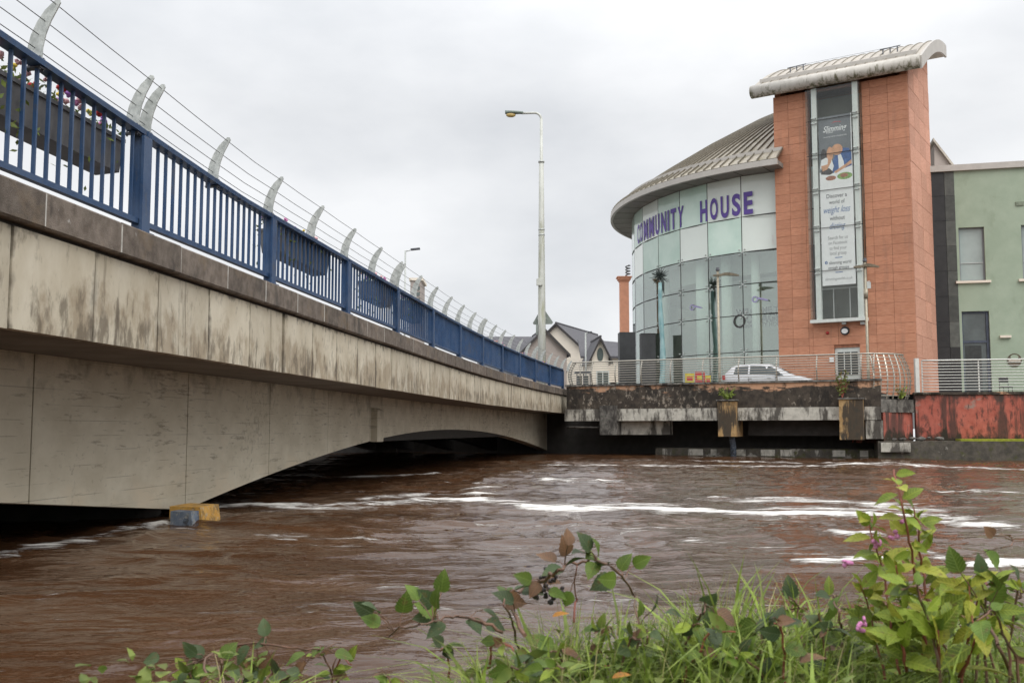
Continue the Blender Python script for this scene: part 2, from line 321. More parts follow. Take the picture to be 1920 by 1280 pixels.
M['lampbronze'] = plain('lamp_wing', (.30,.27,.21), .45, .35, c2=(.46,.41,.31), scale=7)
M['purple'] = plain('purple_vinyl', (.115,.065,.33), .5, var=.10, scale=2)
M['purplepale'] = plain('pale_purple_vinyl', (.34,.30,.52), .5, var=.08)
M['white'] = plain('white_print', (.80,.80,.79), .55, var=.03)
M['print_grey'] = plain('grey_print', (.155,.165,.175), .5, var=.12, scale=1.4)
M['print_text'] = plain('grey_text', (.16,.16,.165), .6, var=.05)
M['print_text2'] = plain('light_grey_text', (.33,.33,.33), .6, var=.05)
M['print_blue'] = plain('blue_text', (.08,.16,.36), .6, var=.08)
M['print_navy'] = plain('blue_jacket_print', (.05,.115,.30), .6, var=.25, scale=5)
M['skin'] = plain('skin_print', (.62,.33,.19), .6, var=.14, scale=6)
M['hairprint'] = plain('dark_hair_print', (.06,.05,.05), .6, var=.3)
M['foodgreen'] = plain('salad_print', (.22,.36,.10), .6, var=.4, scale=14)
M['foodred'] = plain('stew_print', (.34,.14,.08), .6, var=.4, scale=14)
M['interior'] = plain('interior_wall', (.31,.32,.285), .9, var=.12, scale=.6)
M['interior_white'] = plain('interior_white', (.74,.75,.71), .8, var=.05)
M['interior_dark'] = plain('interior_dark', (.05,.055,.055), .8, var=.2)
M['floor_in'] = plain('interior_floor', (.22,.20,.18), .6, var=.1)
M['carwhite'] = plain('white_car_paint', (.60,.61,.63), .18, var=.02, spec=.6)
M['tyre'] = plain('tyre', (.02,.02,.02), .85)
M['rim'] = plain('alloy', (.5,.5,.5), .3, .8)
M['blackplastic'] = plain('black_plastic', (.02,.02,.022), .5)
M['redlens'] = plain('red_lens', (.40,.02,.02), .2)
M['red'] = plain('red_board', (.50,.03,.03), .5, var=.08)
M['yel'] = plain('yellow_board', (.62,.50,.05), .5, var=.08)
M['trough'] = plain('grey_trough', (.085,.085,.09), .7, c2=(.14,.14,.145), scale=4)
M['pavement'] = plain('paving', (.22,.21,.20), .9, scale=3)
M['ground'] = plain('town_ground', (.16,.155,.145), .95, scale=.2)
M['soil'] = plain('bank_soil', (.045,.04,.022), .95, c2=(.07,.075,.03), scale=6, bump=.6)
def leafmat(name, c1, c2, rough=.5, rand=.25, trans=.25, veins=True):
    m, t, b = newmat(name); n = t.nodes.new; l = t.links.new
    geo = n('ShaderNodeNewGeometry'); no = n('ShaderNodeTexNoise'); no.inputs['Scale'].default_value = 18; no.inputs['Detail'].default_value = 4; l(geo.outputs['Position'], no.inputs['Vector'])
    r = n('ShaderNodeValToRGB'); r.color_ramp.elements[0].position = .32; r.color_ramp.elements[1].position = .68
    r.color_ramp.elements[0].color = (*c1,1); r.color_ramp.elements[1].color = (*c2,1); l(no.outputs['Fac'], r.inputs[0])
    oi = n('ShaderNodeObjectInfo'); mm = n('ShaderNodeMapRange'); mm.inputs['To Min'].default_value = 1-rand; mm.inputs['To Max'].default_value = 1+rand
    ri = n('ShaderNodeMath'); ri.operation = 'ADD'; l(oi.outputs['Random'], ri.inputs[0]); l(geo.outputs['Random Per Island'], ri.inputs[1])
    fr = n('ShaderNodeMath'); fr.operation = 'FRACT'; l(ri.outputs[0], fr.inputs[0])
    hs = n('ShaderNodeHueSaturation'); l(fr.outputs[0], mm.inputs['Value']); l(mm.outputs[0], hs.inputs['Value']); l(r.outputs[0], hs.inputs['Color'])
    colr = hs.outputs[0]
    bn_ = n('ShaderNodeTexNoise'); bn_.inputs['Scale'].default_value = 55; bn_.inputs['Detail'].default_value = 3; l(geo.outputs['Position'], bn_.inputs['Vector'])
    br_ = n('ShaderNodeMapRange'); br_.inputs['From Min'].default_value = .60; br_.inputs['From Max'].default_value = .70; br_.inputs['To Max'].default_value = .75; l(bn_.outputs['Fac'], br_.inputs['Value'])
    bx_ = n('ShaderNodeMixRGB'); bx_.inputs[2].default_value = (.15,.10,.035,1); l(br_.outputs[0], bx_.inputs[0]); l(colr, bx_.inputs[1]); colr = bx_.outputs[0]
    if veins:
        tcn = n('ShaderNodeTexCoord'); sp_ = n('ShaderNodeSeparateXYZ'); l(tcn.outputs['Object'], sp_.inputs[0])
        ab = n('ShaderNodeMath'); ab.operation = 'ABSOLUTE'; l(sp_.outputs['Y'], ab.inputs[0])
        dg = n('ShaderNodeMath'); dg.operation = 'MULTIPLY_ADD'; dg.inputs[1].default_value = -.8; l(ab.outputs[0], dg.inputs[0]); l(sp_.outputs['X'], dg.inputs[2])
        sn = n('ShaderNodeMath'); sn.operation = 'MULTIPLY'; sn.inputs[1].default_value = 48.0; l(dg.outputs[0], sn.inputs[0]); si = n('ShaderNodeMath'); si.operation = 'SINE'; l(sn.outputs[0], si.inputs[0])
        gt = n('ShaderNodeMapRange'); gt.inputs['From Min'].default_value = .72; gt.inputs['From Max'].default_value = 1.0; l(si.outputs[0], gt.inputs['Value'])
        mid = n('ShaderNodeMapRange'); mid.inputs['From Min'].default_value = .028; mid.inputs['From Max'].default_value = .008; l(ab.outputs[0], mid.inputs['Value'])
        mxv = n('ShaderNodeMath'); mxv.operation = 'MAXIMUM'; l(gt.outputs[0], mxv.inputs[0]); l(mid.outputs[0], mxv.inputs[1])
        sc_ = n('ShaderNodeMath'); sc_.operation = 'MULTIPLY'; sc_.inputs[1].default_value = .45; l(mxv.outputs[0], sc_.inputs[0])
        vm = n('ShaderNodeMixRGB'); vm.inputs[2].default_value = (min(1,c2[0]*1.6+.03),min(1,c2[1]*1.45+.03),min(1,c2[2]*1.6+.02),1); l(sc_.outputs[0], vm.inputs[0]); l(colr, vm.inputs[1]); colr = vm.outputs[0]
        bu_ = n('ShaderNodeBump'); bu_.inputs['Strength'].default_value = .5; bu_.inputs['Distance'].default_value = .003; bu_.invert = True; l(mxv.outputs[0], bu_.inputs['Height']); l(bu_.outputs[0], b.inputs['Normal'])
    l(colr, b.inputs['Base Color']); setin(b,'Roughness',rough); setin(b,'Specular IOR Level',.35)
    tr = n('ShaderNodeBsdfTranslucent'); l(colr, tr.inputs['Color']); mx = n('ShaderNodeMixShader'); mx.inputs[0].default_value = trans
    o = t.nodes['Material Output']; l(b.outputs[0], mx.inputs[1]); l(tr.outputs[0], mx.inputs[2]); l(mx.outputs[0], o.inputs['Surface'])
    return m
M['bramble'] = leafmat('bramble_leaf', (.065,.12,.016), (.16,.235,.04), rand=.35)
M['bramble_dk'] = leafmat('bramble_leaf_dark', (.045,.075,.028), (.085,.12,.05), rand=.3)
M['bramble_br'] = leafmat('bramble_leaf_brown', (.12,.07,.045), (.22,.12,.06), rand=.3)
M['balsam'] = leafmat('balsam_leaf', (.13,.20,.018), (.30,.38,.05), rand=.4, trans=.3)
M['balsam_y'] = leafmat('balsam_leaf_yellow', (.27,.31,.03), (.44,.45,.07), rand=.25, trans=.3)
M['orange_leaf'] = leafmat('orange_leaf', (.34,.13,.02), (.46,.22,.04), rand=.2)
M['grass'] = leafmat('grass_blade', (.14,.21,.030), (.35,.44,.09), rand=.45, trans=.35, veins=False)
M['drygrass'] = leafmat('dry_grass', (.36,.31,.15), (.50,.43,.23), rand=.25, veins=False)
M['weed'] = leafmat('weed_leaf', (.09,.14,.03), (.21,.25,.055), rand=.4, veins=False)
M['cane'] = plain('bramble_stem', (.12,.075,.05), .7, c2=(.20,.10,.065), scale=14)
M['redstem'] = plain('red_stem', (.30,.09,.06), .6, var=.25, scale=14)
M['berry'] = plain('dried_berry', (.04,.03,.03), .6, var=.4, scale=30)
M['pink'] = plain('pink_petal', (.68,.25,.50), .6, var=.15, scale=20)
M['redpetal'] = plain('red_petal', (.62,.05,.05), .6, var=.2, scale=20)
M['palepink'] = plain('pale_petal', (.70,.40,.42), .6, var=.15, scale=20)
M['violet'] = plain('violet_petal', (.28,.12,.42), .6, var=.15, scale=20)
M['yellowpetal'] = plain('yellow_petal', (.65,.48,.05), .6, var=.15, scale=20)

def glassmat(name, tint, refl=0.10, rough=0.015):
    m, t, b = newmat(name); n = t.nodes.new; l = t.links.new; t.nodes.remove(b)
    tr = n('ShaderNodeBsdfTransparent'); tr.inputs['Color'].default_value = (*tint,1)
    gl = n('ShaderNodeBsdfGlossy'); gl.inputs['Roughness'].default_value = rough; gl.inputs['Color'].default_value = (.93,.97,.95,1)
    lw = n('ShaderNodeLayerWeight'); lw.inputs['Blend'].default_value = .5; pw = n('ShaderNodeMath'); pw.operation = 'POWER'; pw.inputs[1].default_value = 4.0; l(lw.outputs['Facing'], pw.inputs[0])
    ad = n('ShaderNodeMath'); ad.operation = 'MULTIPLY_ADD'; ad.use_clamp = True; ad.inputs[1].default_value = .6; ad.inputs[2].default_value = refl; l(pw.outputs[0], ad.inputs[0])
    geo = n('ShaderNodeNewGeometry'); no = n('ShaderNodeTexNoise'); no.inputs['Scale'].default_value = .8; l(geo.outputs['Position'], no.inputs['Vector'])
    bu = n('ShaderNodeBump'); bu.inputs['Strength'].default_value = .03; bu.inputs['Distance'].default_value = .05; l(no.outputs['Fac'], bu.inputs['Height']); l(bu.outputs[0], gl.inputs['Normal'])
    mx = n('ShaderNodeMixShader'); l(ad.outputs[0], mx.inputs[0]); l(tr.outputs[0], mx.inputs[1]); l(gl.outputs[0], mx.inputs[2])
    l(mx.outputs[0], t.nodes['Material Output'].inputs['Surface']); return m
M['glass'] = glassmat('green_tinted_glass', (.89,.95,.915), .19)
M['clearglass'] = glassmat('clear_window_glass', (.98,.99,.985), .03)
M['carglass'] = glassmat('car_glass', (.16,.20,.22), .08)
M['winglass'] = plain('dim_window_glass', (.09,.11,.105), .06, var=.3, scale=.8, spec=.8)
M['blindglass'] = plain('blind_behind_glass', (.36,.42,.40), .12, var=.10, scale=1, spec=.6)
M['spandrel'] = plain('back_painted_glass', (.52,.68,.59), .12, c2=(.64,.78,.69), scale=.6, rand=.16, spec=.6)
M['spandrel_w'] = plain('white_back_painted_glass', (.80,.86,.80), .12, var=.03, scale=.6, spec=.6)

# water: brown flood water; vertex attribute "foam" carries where froth floats and far glints are painted
def watermat():
    m, t, b = newmat('flood_water'); n = t.nodes.new; l = t.links.new
    geo = n('ShaderNodeNewGeometry')
    def noise(scale, stretch, detail=6, rough=.6, dist=0.0):
        mp = n('ShaderNodeMapping'); mp.inputs['Scale'].default_value = stretch; l(geo.outputs['Position'], mp.inputs['Vector'])
        no = n('ShaderNodeTexNoise'); no.inputs['Scale'].default_value = scale; no.inputs['Detail'].default_value = detail; no.inputs['Roughness'].default_value = rough
        no.inputs['Distortion'].default_value = dist; l(mp.outputs[0], no.inputs['Vector']); return no.outputs['Fac']
    n1 = noise(.55, (.35,1.0,1), 6); r = n('ShaderNodeValToRGB'); e = r.color_ramp.elements
    e[0].position = .35; e[0].color = (.058,.026,.012,1); e[1].position = .68; e[1].color = (.098,.050,.026,1); l(n1, r.inputs[0])
    at = n('ShaderNodeAttribute'); at.attribute_name = 'foam_glint'
    nf = noise(1.7, (.42,2.2,1), 12, .78, .9)
    mr0 = n('ShaderNodeMapRange'); mr0.inputs['To Min'].default_value = -1.5; mr0.inputs['To Max'].default_value = 1.5; l(nf, mr0.inputs['Value'])
    ad = n('ShaderNodeMath'); ad.operation = 'ADD'; l(at.outputs['Fac'], ad.inputs[0]); l(mr0.outputs[0], ad.inputs[1])
    nf2 = noise(7.0, (.55,1.7,1), 8, .72, .5); mb2 = n('ShaderNodeMath'); mb2.operation = 'MULTIPLY_ADD'; mb2.inputs[1].default_value = .9; mb2.inputs[2].default_value = -.45; l(nf2, mb2.inputs[0])
    ad2 = n('ShaderNodeMath'); ad2.operation = 'ADD'; l(ad.outputs[0], ad2.inputs[0]); l(mb2.outputs[0], ad2.inputs[1]); ad = ad2
    mr = n('ShaderNodeMapRange'); mr.inputs['From Min'].default_value = .44; mr.inputs['From Max'].default_value = .74; l(ad.outputs[0], mr.inputs['Value'])
    mx = n('ShaderNodeMixRGB'); mx.inputs[2].default_value = (.80,.78,.74,1); l(mr.outputs[0], mx.inputs[0]); l(r.outputs[0], mx.inputs[1]); l(mx.outputs[0], b.inputs['Base Color'])
    rg = n('ShaderNodeMapRange'); rg.inputs['To Min'].default_value = .05; rg.inputs['To Max'].default_value = .8; l(mr.outputs[0], rg.inputs['Value']); l(rg.outputs[0], b.inputs['Roughness'])
    setin(b,'IOR',1.33); setin(b,'Specular IOR Level',.5)
    b1 = noise(3.0, (.6,1.3,1), 3, .55, .4); b2 = noise(11, (.6,1.3,1), 3, .5)
    ma = n('ShaderNodeMath'); ma.operation = 'MULTIPLY_ADD'; l(b2, ma.inputs[0]); ma.inputs[1].default_value = .22; l(b1, ma.inputs[2])
    mf = n('ShaderNodeMath'); mf.operation = 'MULTIPLY_ADD'; l(mr.outputs[0], mf.inputs[0]); mf.inputs[1].default_value = .25; l(ma.outputs[0], mf.inputs[2])
    bu = n('ShaderNodeBump'); bu.inputs['Strength'].default_value = 1.0; bu.inputs['Distance'].default_value = .035; l(mf.outputs[0], bu.inputs['Height']); l(bu.outputs[0], b.inputs['Normal'])
    return m
M['water'] = watermat()

# ================================================================== THE SETTING
# ---- river
def smooth(a, b, x): 
    t = np.clip((x-a)/(b-a), 0, 1); return t*t*(3-2*t)
def vnoise(x, y, seed):
    """smooth value noise on numpy arrays, range about -1..1"""
    rs = np.random.RandomState(seed); T = rs.uniform(-1, 1, (256, 256)); xi = np.floor(x).astype(int); yi = np.floor(y).astype(int)
    fx = x-xi; fy = y-yi; fx = fx*fx*fx*(fx*(fx*6-15)+10); fy = fy*fy*fy*(fy*(fy*6-15)+10)
    a = T[xi % 256, yi % 256]; b = T[(xi+1) % 256, yi % 256]; c = T[xi % 256, (yi+1) % 256]; d = T[(xi+1) % 256, (yi+1) % 256]
    return (a*(1-fx)+b*fx)*(1-fy) + (c*(1-fx)+d*fx)*fy
def build_water():
    ys = [2.2]
    while ys[-1] < 64: ys.append(ys[-1]*1.0042 + .003)
    ys = np.array(ys); us = np.concatenate([np.linspace(-2.2,-.70,60), np.linspace(-.68,.60,540), np.linspace(.62,2.4,90)])
    Yg, Ug = np.meshgrid(ys, us, indexing='ij'); Xg = Ug*Yg
    foam_glint = np.zeros_like(Xg)
    F = [  # polyline in photo px on the water, half width (m), strength
        ([(648,952),(720,946),(800,940),(870,938)], .55, .52), ([(720,938),(790,930),(880,924),(930,922)], .50, .50), ([(840,921),(930,914),(960,912)], .4, .40),
        ([(880,938),(960,942),(1010,950),(1080,953),(1180,954),(1300,958),(1420,963),(1500,964),(1600,965)], .42, .80),
        ([(1010,945),(1150,949),(1290,953)], .55, .42),
        ([(1380,942),(1480,938),(1560,945),(1620,943),(1700,955)], .85, .58), ([(1600,965),(1700,968),(1790,975),(1870,984)], .60, .58), ([(1430,955),(1560,958),(1700,962)], .6, .50),
        ([(415,953),(470,947),(540,951),(600,952),(650,951)], .34, .60), ([(1030,898),(1110,900),(1170,903)], .45, .60),
        ([(500,891),(640,893),(760,892),(810,889)], .30, .56), ([(880,905),(940,902)], .5, .42),
        ([(300,990),(335,999),(380,998),(425,990)], .16, .50), ([(0,1046),(60,1032),(140,1020),(230,998),(300,988)], .26, .52), ([(1060,871),(1300,874),(1500,873),(1700,872),(1920,880)], 1.1, .47),  # last streak and the next below: glints of light painted in pale
        ([(1150,864),(1400,866),(1700,868)], .8, .42), ([(1840,1060),(1880,1055),(1960,1052),(2050,1056)], .22, .95),
        ([(1520,1062),(1600,1055),(1640,1050)], .2, .6), ([(1560,1000),(1640,1006)], .2, .48), ([(1690,1030),(1760,1046)],.2,.52),
        ([(640,1010),(760,1016),(900,1020)], .55, .36), ([(520,1005),(640,1020)], .5, .34), ([(760,1090),(800,1092)], .14, .44), ([(1780,920),(1900,921)], .35, .5), ([(1280,1010),(1420,1030),(1520,1040)], .6, .30), ([(900,985),(1100,990),(1300,1000)], .8, .28)]
    for pl, hw, st in F:
        P = [atZ(x, y, 0) for x, y in pl]
        for a, b in zip(P, P[1:]):
            dx, dy = b.x-a.x, b.y-a.y; L2 = dx*dx+dy*dy
            t = np.clip(((Xg-a.x)*dx + (Yg-a.y)*dy)/L2, 0, 1); d = np.hypot(Xg-(a.x+t*dx), Yg-(a.y+t*dy))
            foam_glint = np.maximum(foam_glint, st*np.clip(1.35 - d/hw, 0, 1))
    wx = Xg + .5*vnoise(Xg*.5, Yg*.5, 1); wy = Yg + .35*vnoise(Xg*.45+7, Yg*.6, 2)
    a = vnoise(wx*.30, wy*.62, 3); b = 1-2*np.abs(vnoise(wx*.75+3, wy*1.35, 4)); c = 1-2*np.abs(vnoise(wx*1.7+9, wy*2.9, 5)); d = vnoise(wx*3.8, wy*6.2, 6)
    amp = .55 + .6*np.clip(vnoise(Xg*.16+2, Yg*.22, 8)+.3, 0, 1)
    Z = (a*.050 + amp*(b*.036 + c*.025 + d*.011))*smooth(2.0, 5.0, Yg)
    foam_glint = np.maximum(foam_glint, np.clip(vnoise(Xg*.2+9, Yg*.4, 9), 0, 1)*.26*smooth(-5, 1, Xg)*smooth(52, 30, Yg))
    foam_glint = foam_glint + .10*np.clip(b, -.5, 1)*(foam_glint > .2)
    Z += .06*np.exp(-(((Xg+4.6)/1.0)**2 + ((Yg-13.0)/2.2)**2)) + .030*np.clip(foam_glint-.4, 0, .5)
    nr, nc = Xg.shape; v = np.stack([Xg.ravel(), Yg.ravel(), Z.ravel()], 1).astype(np.float32)
    idx = np.arange(nr*nc, dtype=np.int32).reshape(nr, nc)
    f = np.stack([idx[:-1,:-1], idx[:-1,1:], idx[1:,1:], idx[1:,:-1]], -1).reshape(-1, 4)
    me = bpy.data.meshes.new('river_water'); me.vertices.add(len(v)); me.vertices.foreach_set('co', v.ravel())
    me.loops.add(f.size); me.loops.foreach_set('vertex_index', f.ravel()); me.polygons.add(len(f)); me.polygons.foreach_set('loop_start', np.arange(0, f.size, 4, dtype=np.int32))
    me.update(calc_edges=True); me.validate(); me.polygons.foreach_set('use_smooth', np.ones(len(f), dtype=bool))
    at = me.attributes.new('foam_glint', 'FLOAT', 'POINT'); at.data.foreach_set('value', foam_glint.ravel().astype(np.float32))
    me.materials.append(M['water']); o = bpy.data.objects.new('river_water', me); COL.objects.link(o); o['kind'] = 'structure'
    # the river running on beyond the near reach
    mb = MB(); mb.add([(-400,-60,-.16),(400,-60,-.16),(400,80,-.16),(-400,80,-.16)], [(0,1,2,3)])
    o2 = mb.build('river', M['water'], kind='structure')
build_water()

# ---- town ground behind the far bank, reaching the horizon
GZ = 2.88
g = MB(); g.add([(-900,58.2,GZ),(-3.5,58.2,GZ),(3.2,57.2,GZ),(6.0,54.5,GZ),(17.6,50.2,GZ),(17.9,45.0,GZ),(60,38.5,GZ),(900,-40,GZ),(2500,2600,GZ),(-2500,2600,GZ)], [tuple(range(10))])
g.build('town_ground', M['ground'], kind='structure')
uw = MB(); uw.hexa([Vector(p) for p in ((-70,57.2,-1),(-6.5,57.2,-1),(-6.5,58.6,-1),(-70,58.6,-1),(-70,57.2,3.6),(-6.5,57.2,3.6),(-6.5,58.6,3.6),(-70,58.6,3.6))])  # wall added to keep the view under the arch dark
uo = uw.build('arch_gap_wall', M['dark']); tag(uo, 'dark wall added beyond the bridge to close the bright gap under the arch', 'wall')
# ---- near bank under the photographer
def edgeY(x):
    pts = [(-60,-3),(-7,-1.0),(-3,.9),(-1.35,1.9),(-1.05,2.65),(-.7,2.85),(0,3.05),(1.0,3.35),(2.2,3.6),(5,3.9),(60,4.5)]
    for (a, ya), (b, yb) in zip(pts, pts[1:]):
        if x <= b: return ya + (yb-ya)*(x-a)/(b-a)
    return 4.5
def bankZ(x, y):
    d = edgeY(x) - y
    return max(-.4, min(.50, .22 + d*.95)) + .05*mnoise.noise((x*1.7, y*1.7, 3.0)) + max(0, -y)*.12 
bk = MB(); xs = sorted(set([-60,-40,-25,-16,-11] + [round(-8+.35*i,2) for i in range(58)] + [14,18,25,40,60])); V = []; 
offs = [.75,.45,.2,0,-.2,-.45,-.75,-1.1,-1.6,-2.3,-3.2,-5,-9,-16,-30,-60]
for x in xs:
    for d in offs: y = edgeY(x)+d; V.append((x, y, bankZ(x, y)))
no_ = len(offs); bk.add(V, [(i*no_+j, i*no_+j+1, (i+1)*no_+j+1, (i+1)*no_+j) for i in range(len(xs)-1) for j in range(no_-1)], True)
bk.build('river_bank', M['soil'], kind='structure')

# ================================================================== THE BRIDGE
def bx(Y): return -5.27 + .126*Y + .00203*max(0.0, Y-26.0)**2
def bdx(Y): return .126 + .00406*max(0.0, Y-26.0)
def bp(Y, off, z=0.0):
    d = bdx(Y); n = math.hypot(1, d); return Vector((bx(Y) + off/n, Y - off*d/n, z))
def bang(Y): return -math.atan(bdx(Y))                     # heading of the parapet, as a turn about Z from +Y
_Y = [-12 + .02*i for i in range(3500)]; _S = [0.0]
for a, b in zip(_Y, _Y[1:]): _S.append(_S[-1] + math.hypot(b-a, bx(b)-bx(a)))
def Y_at(s): return float(np.interp(s, _S, _Y))
def s_at(Y): return float(np.interp(Y, _Y, _S))
RAIL_T, COP_T, COP_B, FAS_B = 4.37, 3.34, 3.02, 2.13
def rzt(Y): return .040*max(0.0, 13.0-Y)              # the rail rises a little towards the near bank
YA, YB, DW = -3.0, 54.6, 12.5                              # near end, far end, deck width
S1 = s_at(10.55)
bridge = thing('road_bridge', 'low concrete road bridge with haunched girders and stained fascia over the flood', 'bridge', (bx(20), 20, 0))
def sweep(mb, sec, Y0, Y1, step=1.5, zf=None, smooth=False):
    """sweep a closed section [(off,z)...] along the parapet from Y0 to Y1"""
    k = max(1, int(math.ceil((Y1-Y0)/step))); n = len(sec); v = []
    for i in range(k+1):
        Y = Y0 + (Y1-Y0)*i/k
        v += [bp(Y, o, (z if zf is None else zf(Y, z))) for o, z in sec]
    f = [(i*n+j, (i+1)*n+j, (i+1)*n+(j+1)%n, i*n+(j+1)%n) for i in range(k) for j in range(n)]
    f += [tuple(range(n)), tuple(k*n+j for j in range(n-1,-1,-1))]
    return mb.add(v, f, smooth)
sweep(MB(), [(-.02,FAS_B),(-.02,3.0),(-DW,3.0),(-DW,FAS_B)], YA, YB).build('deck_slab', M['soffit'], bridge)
sweep(MB(), [(-2.2,3.004),(-2.2,3.06),(-DW+2.2,3.06),(-DW+2.2,3.004)], YA, YB).build('carriageway', M['asphalt'], bridge)
sweep(MB(), [(-.42,3.004),(-.42,3.17),(-2.2,3.17),(-2.2,3.004)], YA, YB).build('footway', M['pavement'], bridge)
sweep(MB(), [(-DW+2.2,3.004),(-DW+2.2,3.17),(-DW+.3,3.17),(-DW+.3,3.004)], YA, YB).build('footway', M['pavement'], bridge)
sweep(MB(), [(-DW+.3,3.004),(-DW+.3,3.34),(-DW-.15,3.34),(-DW-.15,3.004)], YA, YB).build('far_side_coping', M['coping'], bridge)
# fascia panels and coping stones, one by one
PL = 1.30; k0 = s_at(9.59)
s = k0 - PL*int((k0 - s_at(YA))/PL); ip = 0; PIER = 14.75
mort = MB(); stains = MB()
while s < s_at(YB) - .3:
    Y0, Y1 = Y_at(s), min(YB, Y_at(s+PL)); g0 = .012; big = abs(Y1-14.85) < .75
    if big: Y1x = 14.78
    sweep(MB(), [(.08,FAS_B+random.uniform(-.006,.006)),(.08+random.uniform(-.006,.01),COP_B-.035),(-.02,COP_B-.035),(-.02,FAS_B)], Y0+g0, (Y1-g0) if not big else Y1-.07, 1.4).build('fascia_panel', M['fascia'], bridge)
    s += PL
s = s_at(8.62) - PL*int((s_at(8.62) - s_at(YA))/PL)
while s < s_at(YB) - .3:
    Y0, Y1 = Y_at(s), min(YB, Y_at(s+PL)); d = random.uniform(-.006,.008); dz = random.uniform(-.005,.005); bv = .018
    sweep(MB(), [(.15+d,COP_B+dz),(.17+d,COP_B+bv),(.17+d,COP_T-bv+dz),(.15+d,COP_T+dz),(-.42,COP_T+dz),(-.42,COP_B)], Y0+.009, Y1-.009, 1.4).build('coping_stone', M['coping'], bridge)
    if random.random() < .8: sweep(MB(), [(.172,COP_B+.02),(.172,COP_T-.018),(-.3,COP_T-.014),(-.3,COP_B+.02)], Y1-.0085, Y1+.0085, 1).build('mortar_joint', M['mortar'], bridge)
    s += PL
sweep(MB(), [(.06,COP_B-.05),(.06,COP_B-.002),(-.02,COP_B-.002),(-.02,COP_B-.05)], YA, YB).build('bed_joint', M['darkjoint'], bridge)
# haunched girders
def gbot(Y):
    if Y < 14.7: return min(1.0, .145 + (14.7-Y)*.094)
    q = (Y-34.7)/20.0; return 1.30 - 1.155*q*q
def girder(off0, off1, Y0, Y1, mat, name):
    k = max(2, int((Y1-Y0)/.8)); v = []
    for i in range(k+1):
        Y = Y0+(Y1-Y0)*i/k; zb = gbot(Y)
        v += [bp(Y,off0,zb), bp(Y,off0,FAS_B-.003), bp(Y,off1,FAS_B-.003), bp(Y,off1,zb)]
    f = [(i*4+j, (i+1)*4+j, (i+1)*4+(j+1)%4, i*4+(j+1)%4) for i in range(k) for j in range(4)] + [(0,1,2,3),(k*4+3,k*4+2,k*4+1,k*4)]
    return MB().add(v, f).build(name, mat, bridge)
GF = -1.34
cuts = [YA, 5.6, 10.9, 14.70, 18.0, 21.4, 24.75, 28.4, 33, 37.6, 41.9, 46, 50, 54.6]
for a, b in zip(cuts, cuts[1:]): girder(GF, GF-.5, a+(.012 if a > YA else 0), b-.012, M['girder'], 'girder_segment')
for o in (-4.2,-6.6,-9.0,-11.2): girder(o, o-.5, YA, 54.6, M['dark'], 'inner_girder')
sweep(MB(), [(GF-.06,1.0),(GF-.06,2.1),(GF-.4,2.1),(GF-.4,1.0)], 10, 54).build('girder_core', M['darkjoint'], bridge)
# pilaster box on the girder, pier, abutments
pb = MB(); sweep(pb, [(GF+.16,1.0),(GF+.16,1.78),(GF-.01,1.84),(GF-.01,1.0)], 24.85, 25.45); pb.build('pilaster', M['girder'], bridge)
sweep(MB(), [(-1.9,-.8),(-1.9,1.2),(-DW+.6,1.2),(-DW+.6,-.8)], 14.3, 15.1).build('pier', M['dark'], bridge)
p = MB(); c0, c1 = bp(13.55,-.62), bp(14.75,-.62)
sweep(p, [(-.60,-.5),(-.71,.25),(-1.15,.26),(-1.15,-.5)], 13.82, 14.42); p.build('pier_foot', M['yellow'], bridge, 'yellow painted concrete foot of the pier at the water')
p = MB(); sweep(p, [(-.66,-.5),(-.73,.205),(-1.02,.215),(-1.02,-.5)], 13.58, 13.815); p.build('pier_foot', M['bluegrey'], bridge, 'worn blue grey foot of the pier at the water')
sweep(MB(), [(-.3,-.6),(-.3,FAS_B-.004),(-DW,FAS_B-.004),(-DW,-.6)], 55.3, 58.4).build('abutment', M['dark'], bridge)
sweep(MB(), [(-1.2,-.6),(-1.2,FAS_B-.004),(-DW,FAS_B-.004),(-DW,-.6)], -8, -3.0).build('abutment', M['girder'], bridge)

# ---- blue railing
rail = thing('bridge_railing', 'dark blue steel baluster railing along the bridge parapet', 'railing', (bx(20), 20, COP_T))
post_s = [S1 + 3.78*i for i in range(-3, 13)]
post_s = [q for q in post_s if Y_at(q) < YB-.2]
bal_me = MB().box((0,0,0),(.034,.022,RAIL_T-.07-(COP_T+.16))).mesh('baluster', M['blue'])
pm = MB(); pm.box((0,0,(RAIL_T-.06-COP_T)/2),(.10,.13,RAIL_T-.06-COP_T)); pm.box((.065,0,(RAIL_T-COP_T)/2-.06),(.03,.175,RAIL_T-COP_T-.02)); pm.box((.02,0,.012),(.2,.22,.02))
post_me = pm.mesh('railing_post', M['blue'])
def R3(Y): return (0,0,bang(Y))
for i, q in enumerate(post_s):
    Y = Y_at(q); inst('post', post_me, bp(Y,0,COP_T), rail, R3(Y), (1,1,1+rzt(Y)/(RAIL_T-COP_T)))
    if i+1 < len(post_s):
        Ye = Y_at(post_s[i+1]); g = .02
        sweep(MB(), [(.065,RAIL_T-.062),(.072,RAIL_T-.012),(.058,RAIL_T),(-.058,RAIL_T),(-.065,RAIL_T-.062)], Y+g, Ye-g, 1.0, lambda Y_,z_: z_+rzt(Y_)).build('top_rail', M['blue'], rail)
        sweep(MB(), [(.035,COP_T+.11),(.035,COP_T+.165),(-.035,COP_T+.165),(-.035,COP_T+.11)], Y+.07, Ye-.07).build('bottom_rail', M['blue'], rail)
        for k in range(1, 20):
            Yb = Y_at(q + 3.78*k/20)
            inst('baluster', bal_me, bp(Yb,0,(RAIL_T-.065+COP_T+.16+rzt(Yb))/2), rail, R3(Yb), (1,1,1+rzt(Yb)/(RAIL_T-COP_T-.23)))
